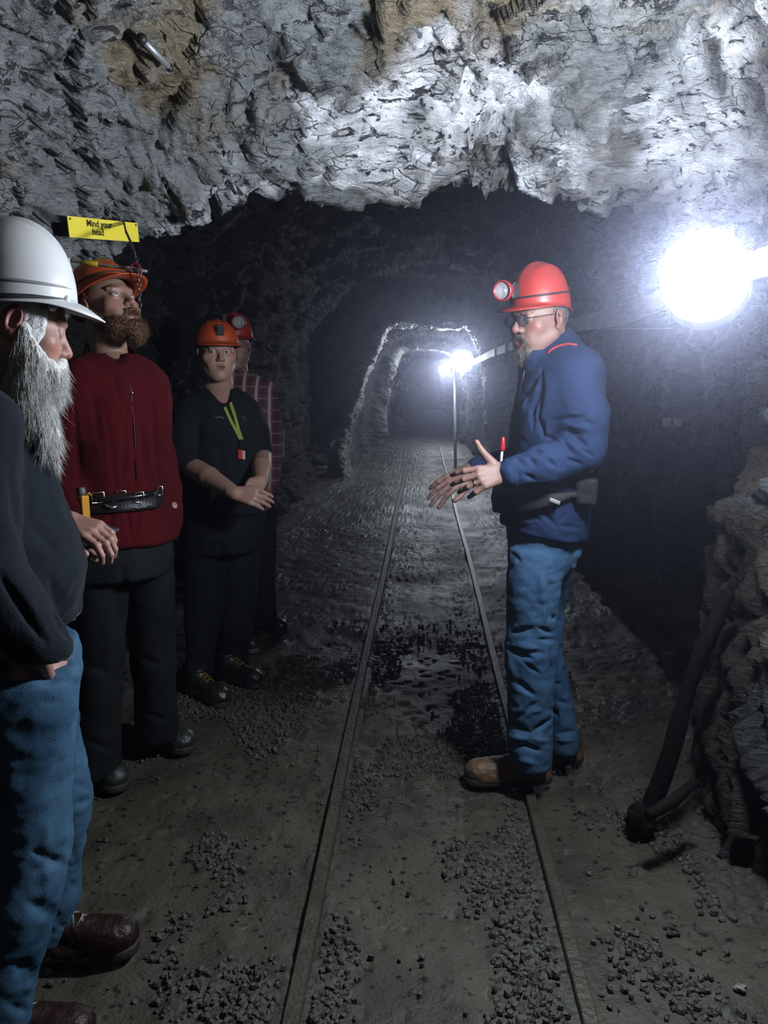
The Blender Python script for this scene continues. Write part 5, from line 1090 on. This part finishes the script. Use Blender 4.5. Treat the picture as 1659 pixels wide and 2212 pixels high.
# ------------------------------------------------------------------ white-bearded man, nearest
def white_beard():
    SK = skin('skin_pink', (.46, .25, .19)); Y0 = 1.50
    f = np.array([math.cos(.60), math.sin(.60), -.34]); M = basis(f); o = P(28, 702, Y0); oh = P(26, 704, Y0); neck = P(-20, 840, Y0)
    hb = head(o, M, neck, h=.0026, redden=.25, neck_r=.062, brow=(1.2, 1.3, 1.3))
    wl, el = P(148, 1128, 1.80), P(60, 1150, 1.80); HL = hand_pts(wl, P(205, 1148, 1.76) - wl, (.05, -.35, .92), 1, [(.35, .75, .7), (.4, .8, .7), (.45, .8, .7), (.5, .8, .7)], spread=(.0, -.03, -.06, -.1), thumb=(.9, .4, -.25), tcurl=(0, .1, .1))
    wr, er = P(74, 1392, 1.345), P(-40, 1215, 1.26); HR = hand_pts(wr, P(90, 1480, 1.42) - wr, (-.3, -.9, 0), 1, [.25] * 4)
    bl = [hb, arm_block(None, el, HL, (.036, .028), .003), arm_block(None, er, HR, (.036, .028), .003)]
    ch, hip = P(-60, 980, Y0), P(-10, 1380, Y0)
    tr = [(neck, .055, ch, .09), (ch, .10, hip, .11), (P(-30, 930, 1.30), .055, er, .04), (P(-20, 930, 1.70), .055, el, .038), (P(75, 1480, 1.42), .075, P(65, 1750, 1.40), .055), (P(65, 1750, 1.40), .055, P(10, 2150, 1.36), .04),
          (P(80, 1450, 1.62), .075, P(110, 1700, 1.68), .055), (P(110, 1700, 1.68), .055, P(110, 2000, 1.72), .04)]
    b = body_mesh('long white-bearded person in white helmet, navy jacket and jeans, at the left edge', bl, tr, SK)
    eyes(b, o, M)
    WHH = mat('white_hair', (.95, .95, .92), .6, bump=.4, bscale=220, var=.2, vscale=100); WB = mat('white_beard_hair', (1.0, 1.0, .94), .6, bump=.35, bscale=240, var=.15, vscale=60)
    Hf = Field((-.1, -.13, -.06), (.1, .12, .09), .0035); Hf.ell((0, -.010, .028), (.0800, .0955, .088), 0); Hf.plane_cut((0, .052, 0), (0, 1, .10)); Hf.plane_cut((0, 0, -.045), (0, .55, -1))
    for s in (-1, 1): Hf.ell((s * .082, -.012, -.002), (.02, .020, .030), .004, 's')
    for s in (-1, 1): Hf.ell((s * .070, .030, -.004), (.008, .020, .034), .012)
    V, F = Hf.mesh(); V = ruffle(V, F, .002, 120, 3, (1, 1, .4)); ha = mesh_obj('hair', W(V, o, M), F, WHH, b)
    v, ff = fur(V, F, 2500, .012, .25, (0, -.5, -.8), .0004, 8); mesh_obj('strands', W(v, o, M), ff, WHH, ha)
    # beard: a core with long strands over it
    Bf = Field(P(-60, 1050, 1.5) - (.1, .25, .0), P(170, 680, 1.5) + (.12, .25, 0), .004)
    side = M[:, 0]
    for s in (-1, 1):
        a0 = W((s * .074, .012, -.008), o, M); a1 = W((s * .066, .030, -.055), o, M); a2 = W((s * .045, .060, -.095), o, M)
        Bf.chain([a0, a1, a2], [.011, .022, .030], .01); Bf.cone(W((s * .052, .055, -.045), o, M), .014, W((s * .040, .065, -.085), o, M), .020, .01)
        Bf.chain([a1, P(46, 822, Y0) + side * s * .035, P(82, 915, Y0 + .02) + side * s * .012], [.020, .032, .018], .012)
    for s in (-1, 1):
        Bf.chain([W((s * .074, .018, -.02), o, M), W((s * .068, .040, -.048), o, M), W((s * .052, .072, -.068), o, M), W((s * .02, .095, -.085), o, M)], [.010, .015, .019, .019], .01)
    Bf.ell(W((0, .088, -.088), o, M), (.026, .026, .030), .012)
    Bf.chain([W((0, .075, -.09), o, M), P(52, 835, Y0 + .01), P(76, 890, Y0 + .01), P(100, 945, Y0 + .01), P(122, 992, Y0 + .01)], [.028, .044, .035, .020, .004], .012)
    Bf.chain([W((-.03, .088, -.065), o, M), W((0, .103, -.042), o, M), W((.03, .088, -.065), o, M)], [.01, .009, .01], .008)
    V, F = Bf.mesh(); V = relax(V, F, 1); V = ruffle(V, F, .006, 34, 5, (1, 1, .22)); V = ruffle(V, F, .0022, 110, 7, (1, 1, .25)); bd = mesh_obj('beard', V, F, WB, b)
    v, ff = fur(V, F, 11000, .040, .05, (.0, 0, -1.0), .00055, 9, seg=4); mesh_obj('strands', v, ff, WB, bd)
    # helmet
    WS = mat('white_helmet_shell', (.98, 1.0, 1.0), .32, coat=.3, bump=.03, bscale=20); Mh = basis((math.cos(.30), math.sin(.30), -.03))
    hm = helmet(b, oh, Mh, WS, A=.106, B=.118, H=.150, z0=.050, c=(0, .004), peak=.044, drop=.030, ridge=.007, back=.015, pw=4)
    GB = mat('grey_harness', (.32, .33, .33), .5); helmet_band(hm, oh, Mh, GB, A=.107, B=.119, z=.077, c=(0, -.002), H=.15, z0=.05, r=.0032, span=(-.62, .62), name='ridge_band', tilt=-.004); helmet_band(hm, oh, Mh, BLACKR, A=.102, B=.116, z=.046, c=(0, -.002), H=.15, z0=.05, r=.006, span=(-.9, .1), name='headband', tilt=.006)
    for a in (-.05, .47):
        an = math.pi / 2 - math.pi * (.5 if a < 0 else .14); p = W((.108 * math.cos(an), -.002 + .120 * math.sin(an) * (1 if a > 0 else 1) - (.02 if a < 0 else 0), .052), oh, Mh)
        v, ff = uvsphere(p, .0085, 14, 10); mesh_obj('rivet', v, ff, WS, hm)
    v, ff = uvsphere(W((.060, .085, .0345), oh, Mh), (.008, .008, .008), 12, 8); mesh_obj('rivet', v, ff, WS, hm)
    # jacket
    JK = mat('navy_jersey', (.008, .014, .023), .9, spec=.2, bump=.3, bscale=200, var=.25, vscale=6, sheen=.5)
    J = Field(P(-330, 1460, 1.5) - (0, .40, .02), P(210, 800, 1.5) + (.04, .42, .04), .006)
    def q(y, xr, a, bb):
        m = ppm(Y0, y); c = P(xr - a / m, y, Y0); return (c[2], c[0], c[1], a, bb, math.degrees(.38) * .0)
    J.loft([q(838, 6, .085, .08), q(862, 32, .12, .13), q(895, 55, .145, .18), q(950, 82, .165, .205), (q(1000, 102, .17, .205)), q(1060, 122, .175, .20), q(1120, 142, .18, .195), q(1180, 162, .18, .19), q(1240, 176, .185, .19), q(1290, 168, .18, .19), q(1345, 162, .178, .19), q(1395, 174, .18, .19), q(1425, 176, .18, .19)], .02)
    J.chain([P(-50, 925, 1.30), P(-70, 1100, 1.25), P(-45, 1215, 1.24)], [.082, .074, .066], .03); J.chain([P(-45, 1215, 1.24), P(90, 1404, 1.338)], [.064, .054], .02)
    J.chain([P(-20, 925, 1.70), P(-10, 1080, 1.78), P(40, 1150, 1.82)], [.082, .072, .064], .03); J.chain([P(40, 1150, 1.82), P(128, 1128, 1.81)], [.060, .046], .02)
    J.cone(P(-5, 720, Y0), .062, P(-15, 862, Y0), .066, .01, 's')
    p0, p1 = P(60, 1400, 1.3), P(178, 1452, 1.5); dx = p1 - p0; n = np.array([dx[2], 0, -dx[0]]); n /= np.linalg.norm(n); J.plane_cut(P(110, 1408, 1.35), (-.18, 0, -1))
    jk = cloth('jacket', J, JK, b, [(0, 1240, 100, 1390, 10, -.018), (110, 1250, 140, 1350, 16, -.010), (60, 1120, 130, 1200, 12, -.006), (120, 1330, 165, 1390, 10, -.012), (60, 960, 60, 1100, 14, -.006), (20, 1010, 40, 1150, 10, -.006)], [(.006, 8, 3, (1, 1, .8)), (.002, 28, 5, (1, 1, 1))], 2)
    # jeans
    JN = mat('worn_blue_denim', (.045, .115, .20), .75, bump=.35, bscale=420, var=.35, vscale=5, col2=(.08, .18, .29))
    T = Field(P(-260, 2330, 1.3) - (0, .15, .0), P(230, 1360, 1.75) + (.2, .15, .05), .006)
    def lg(rows):
        R = []
        for y, xr, Y, a, bb in rows:
            m = ppm(Y, y); c = P(xr - a / m, y, Y); R.append((c[2], c[0], c[1], a, bb, 0))
        T.loft(R, .02)
    lg([(1385, 160, 1.50, .165, .17), (1440, 168, 1.50, .165, .17), (1500, 165, 1.50, .155, .165)])
    lg([(1440, 172, 1.42, .12, .10), (1520, 168, 1.40, .115, .105), (1620, 156, 1.40, .105, .10), (1720, 150, 1.40, .095, .095), (1850, 148, 1.40, .09, .09), (1950, 128, 1.38, .085, .085), (2060, 96, 1.37, .085, .085), (2180, 68, 1.36, .088, .088), (2240, 58, 1.36, .088, .088)])
    lg([(1440, 165, 1.60, .12, .10), (1590, 164, 1.66, .10, .10), (1660, 184, 1.68, .095, .095), (1722, 197, 1.69, .088, .09), (1800, 190, 1.70, .085, .085), (1880, 172, 1.71, .08, .08), (1935, 176, 1.72, .078, .078), (1975, 160, 1.72, .078, .078), (2030, 150, 1.72, .078, .078)])
    tf = [(70, 1470, 150, 1474, 6, -.010), (60, 1484, 120, 1480, 5, -.006), (140, 1445, 170, 1470, 10, .008), (60, 1518, 140, 1520, 5, -.004), (155, 1690, 190, 1710, 6, -.006), (155, 1745, 195, 1728, 7, -.012), (70, 1840, 148, 1876, 9, -.012), (80, 1880, 120, 1860, 8, -.006),
          (150, 1905, 178, 1930, 8, -.012), (60, 1950, 120, 1985, 16, -.016), (110, 1990, 145, 2010, 6, -.006), (30, 2085, 80, 2110, 18, -.018), (60, 2120, 64, 2150, 10, .008), (150, 1820, 158, 1870, 6, -.006), (150, 1560, 158, 1650, 5, .005), (15, 2170, 60, 2190, 8, -.010), (100, 1780, 95, 1950, 12, .006)]
    jn = cloth('jeans', T, JN, b, [(q[0], q[1], q[2] + 6, q[3] - 3, q[4] * 1.25, q[5] * .75) for q in tf], [(.006, 9, 13, (1, 1, .9)), (.002, 32, 15, (1, 1, 1.5))], 2)
    BR = mat('dark_brown_leather', (.035, .014, .010), .45, spec=.3, bump=.4, bscale=80, var=.5, vscale=20); LC = mat('speckled_laces', (.45, .40, .36), .7)
    t1 = G(300, 2052); shoe(b, t1[:2], (.96, .12), .30, BR, SOLE, LC, w=.052, z=.006, h=.004)
    t2 = G(205, 2262); shoe(b, t2[:2], (.96, .05), .30, BR, SOLE, LC, w=.052, z=.006, h=.004)
    return b, HL
WBM, WHL = white_beard()
# phone in his far hand
H = WHL; c = H['w'] + H['d'] * .066 - H['n'] * .027 - H['s'] * .004; t = empty('phone', c - (0, 0, .03)); tag(t, 'dark phone held low in the hand of the white-bearded person', 'phone')
Mp = np.stack([H['s'], H['d'], H['n']], 1)
v, f = boxm(c, (.062, .034, .005), Mp); bevel(mesh_obj('body', v, f, BLACKP, t, smooth=False), .003, 3)
v, f = boxm(c + H['n'] * .0054, (.055, .030, .0004), Mp); mesh_obj('screen', v, f, mat('phone_glass', (.02, .05, .06), .06, emit=(.25, .55, .6), es=.03), t, smooth=False)
# ------------------------------------------------------------------ sign, chain, stick
def on_rock(px, py, off=.01):
    h, n = rock_hit(px, py); d = ray(px, py); d = d / np.linalg.norm(d); return h - d * off
hits = [rock_hit(x, y)[0] for x, y in ((150, 468), (296, 483), (298, 522), (150, 512), (222, 495))]
YL = min(hits[0][1], hits[3][1]) - .015; YR = (hits[1] if hits[1] is not None else hits[4])[1] - .015; print('SIGN', [None if h is None else h.round(2) for h in hits]); YL = max(YL - .06, YR - .32) if YL < YR else min(YL, YR - .05); Ysign = (YL + YR) / 2
def sign():
    TL, TR, BR_, BL = P(147, 467, YL), P(297, 482, YR), P(299, 523, YR), P(147, 512, YL)
    ctr = (TL + TR + BR_ + BL) / 4; r = (TR - TL + BR_ - BL) / 2; w = np.linalg.norm(r); r /= w; u = (TL - BL + TR - BR_) / 2; h = np.linalg.norm(u); u = u - r * (u @ r); u /= np.linalg.norm(u); n = np.cross(r, u)
    if n[1] > 0: n = -n
    M = np.stack([r, -n, u], 1); t = empty('warning_sign', ctr - u * h / 2); tag(t, 'small yellow rectangular sign reading Mind your head, fixed to the low rock', 'sign')
    v, f = boxm(ctr, (w / 2, .0015, h / 2), M); mesh_obj('plate', v, f, mat('yellow_sign_plastic', (1.45, 1.2, .12), .14, coat=.6), t, smooth=False)
    INK = mat('black_ink', (.03, .03, .015), .5)
    for txt, dx, dz, sz in (('Mind your', .000, .10, .46), ('head', -.03, -.30, .46)):
        cu = bpy.data.curves.new('text', 'FONT'); cu.body = txt; cu.size = h * sz; cu.align_x = 'CENTER'; cu.extrude = .0004; cu.offset = .0006
        tmp = bpy.data.objects.new('tmp', cu); COL.objects.link(tmp); dg = bpy.context.evaluated_depsgraph_get(); me = tmp.evaluated_get(dg).to_mesh()
        V = np.array([tuple(q.co) for q in me.vertices]); F = [tuple(p.vertices) for p in me.polygons]; bpy.data.objects.remove(tmp)
        Wd = ctr + r * (V[:, :1] + w * (dx - .08)) + u * (V[:, 1:2] + h * dz) + n * (V[:, 2:3] + .0022); mesh_obj('lettering', Wd, F, INK, t, smooth=False)
    for sx, sz in ((-.47, .38), (.47, .38)):
        v, f = uvsphere(ctr + r * w * sx + u * h * sz + n * .0018, .0035, 10, 6); mesh_obj('screw', v, f, IRON, t)
    return ctr
sc_ = sign()
# measuring stick hanging level, with yellow and white bands
Y = 2.30; a, b_ = P(128, 559, Y), P(318, 586, Y); d = b_ - a; L_ = np.linalg.norm(d); d /= L_; MM = basis(np.cross(d, (0, 0, 1)), d)
t = empty('marked_stick', a); tag(t, 'thin horizontal stick with yellow and white bands, hanging above an orange helmet', 'stick')
v, f = lathe([(.0045, 0), (.005, .003), (.005, L_ - .02), (.0035, L_)], a, MM, 12); mesh_obj('stick', v, f, mat('bare_wood_stick', (.33, .26, .19), .6, bump=.3, bscale=60), t)
for s0, s1, col in ((.04, .13, (.85, .85, .85)), (.27, .44, (.80, .58, .03)), (.76, .84, (.85, .85, .85))):
    v, f = lathe([(.0062, L_ * s0), (.0072, L_ * s0 + .002), (.0072, L_ * s1 - .002), (.0062, L_ * s1)], a, MM, 14); mesh_obj('band', v, f, mat('painted_band', col, .45), t)
# red hook
c = P(293, 588, Y - .012); pts = [c + (.017 * math.cos(q), 0, .026 * math.sin(q)) for q in np.linspace(-.5, 5.2, 22)]
v, f = tube(pts, .0026, 8); tag(mesh_obj('hook', v, f, mat('dark_red_enamel', (.35, .01, .025), .35)), 'dark red hook holding the end of the banded stick', 'hook')
# chain
top = on_rock(266, 474, .02); path = [top, P(272, 500, Ysign - .08), P(282, 522, (Ysign + Y) / 2 - .03), P(292, 548, Y + .01), P(300, 590, Y - .02), P(301, 640, Y - .02), P(303, 688, Y - .02)]
pth = []; 
for i in range(len(path) - 1):
    n_ = max(2, int(np.linalg.norm(path[i + 1] - path[i]) / .013))
    for k in range(n_): pth.append(path[i] + (path[i + 1] - path[i]) * k / n_)
parts = []
for i in range(len(pth) - 1):
    d = pth[i + 1] - pth[i]; d /= np.linalg.norm(d); s = np.cross(d, (1, 0, 0) if i % 2 else (0, 1, .2)); s /= np.linalg.norm(s); c = (pth[i] + pth[i + 1]) / 2
    parts.append(tube([c + d * .0095 * math.sin(q) + s * .0048 * math.cos(q) for q in np.linspace(0, 2 * math.pi, 10, endpoint=False)], .0015, 5, True))
v, f = merge(parts); tag(mesh_obj('chain', v, f, mat('dull_chain_steel', (.10, .10, .11), .4, .8)), 'thin steel chain hanging down across the right end of the yellow sign', 'chain')
# roof bolt
a, b_ = on_rock(306, 84, .03), on_rock(366, 146, .035); t = empty('roof_bolt', (a + b_) / 2); tag(t, 'pale metal bolt rod lying in a groove of the upper left roof', 'bolt')
v, f = tube([a, (a + b_) / 2, b_], .009, 10); mesh_obj('rod', v, f, mat('dull_steel', (.42, .44, .45), .4, .7), t); v, f = uvsphere(a, .015, 12, 8); mesh_obj('nut', v, f, IRON, t); v, f = uvsphere(b_, .012, 12, 8); mesh_obj('nut', v, f, IRON, t)
# dark pole leaning against the right wall
WD = mat('blackened_timber', (.012, .010, .009), .75, bump=.6, bscale=40, var=.4, stretch=(1, 1, .2))
b0 = G(1385, 1798, .0); tp = P(1572, 1280, 2.30); t = empty('leaning_pole', (b0[0], b0[1], 0)); tag(t, 'long dark timber pole leaning from the floor against the right rock wall', 'pole')
mid = [b0 * (1 - s) + tp * s + np.array([.010 * math.sin(7 * s), .004, 0]) for s in np.linspace(0, 1, 14)]
s_ = np.linspace(0, 1, 60); mid = [b0 * (1 - s) + tp * s + np.array([.010 * math.sin(7 * s), .004, .02 * (1 - s)]) for s in s_]; v, f = tube(mid, [.029 - .006 * s + .002 * math.sin(9 * s) for s in s_], 20); v = v + .007 * np.stack([vnoise(v * np.array([30, 30, 6]), 3), vnoise(v * np.array([30, 30, 6]), 4), 0 * v[:, 0]], 1); mesh_obj('pole', v, f, WD, t, smooth=False)
c = b0 + np.array([-.006, -.006, .048]); v, f = uvsphere((0, 0, 0), (.046, .042, .060), 26, 18); v = v * (1 + .22 * facets(v * 26, 4)[0][:, None]) + c; mesh_obj('foot_block', v, f, WD, t, smooth=False)
s0 = P(1400, 1760, 2.13); s1 = P(1500, 1690, 2.24); v, f = tube([s0, (s0 + s1) / 2 + (0, 0, -.012), s1], [.017, .02, .014], 9); tag(mesh_obj('broken_prop', v, f, WD), 'short dark broken stick lying at the foot of the leaning pole', 'stick')
# loose stones on the floor
ST1 = mat('loose_stone', (.16, .155, .14), .65, bump=.6, bscale=40, var=.3)
def stone(px, py, s, label, seed, col=None):
    g = G(px, py, .0); v, f = uvsphere((0, 0, 0), (s, s * .75, s * .5), 16, 11); v = np.array(v); v = v + .25 * s * facets(v / s * 1.3 + seed * 3.1, seed)[0][:, None] * v / (np.linalg.norm(v, axis=1, keepdims=True))
    z0 = float(floor_h(np.array([g[0]]), np.array([g[1]]))[0]); v += (g[0], g[1], z0 + s * .42); tag(mesh_obj('stone', v, f, col or ST1, smooth=False), label, 'stone')
stone(1356, 1752, .035, 'rough brown stone leaning on the foot of the dark pole', 3, mat('brown_stone', (.09, .07, .05), .7, bump=.5, bscale=40))
stone(1452, 2012, .020, 'small dark stone alone on the floor right of the right rail', 5, mat('dark_stone', (.05, .048, .042), .7))
stone(1600, 2135, .016, 'small pale stone near the bottom right corner of the floor', 7, mat('pale_stone', (.32, .31, .26), .7))
stone(1344, 1758, .007, 'tiny white pebble just left of the foot of the dark pole', 9, mat('white_pebble', (.75, .75, .7), .5))
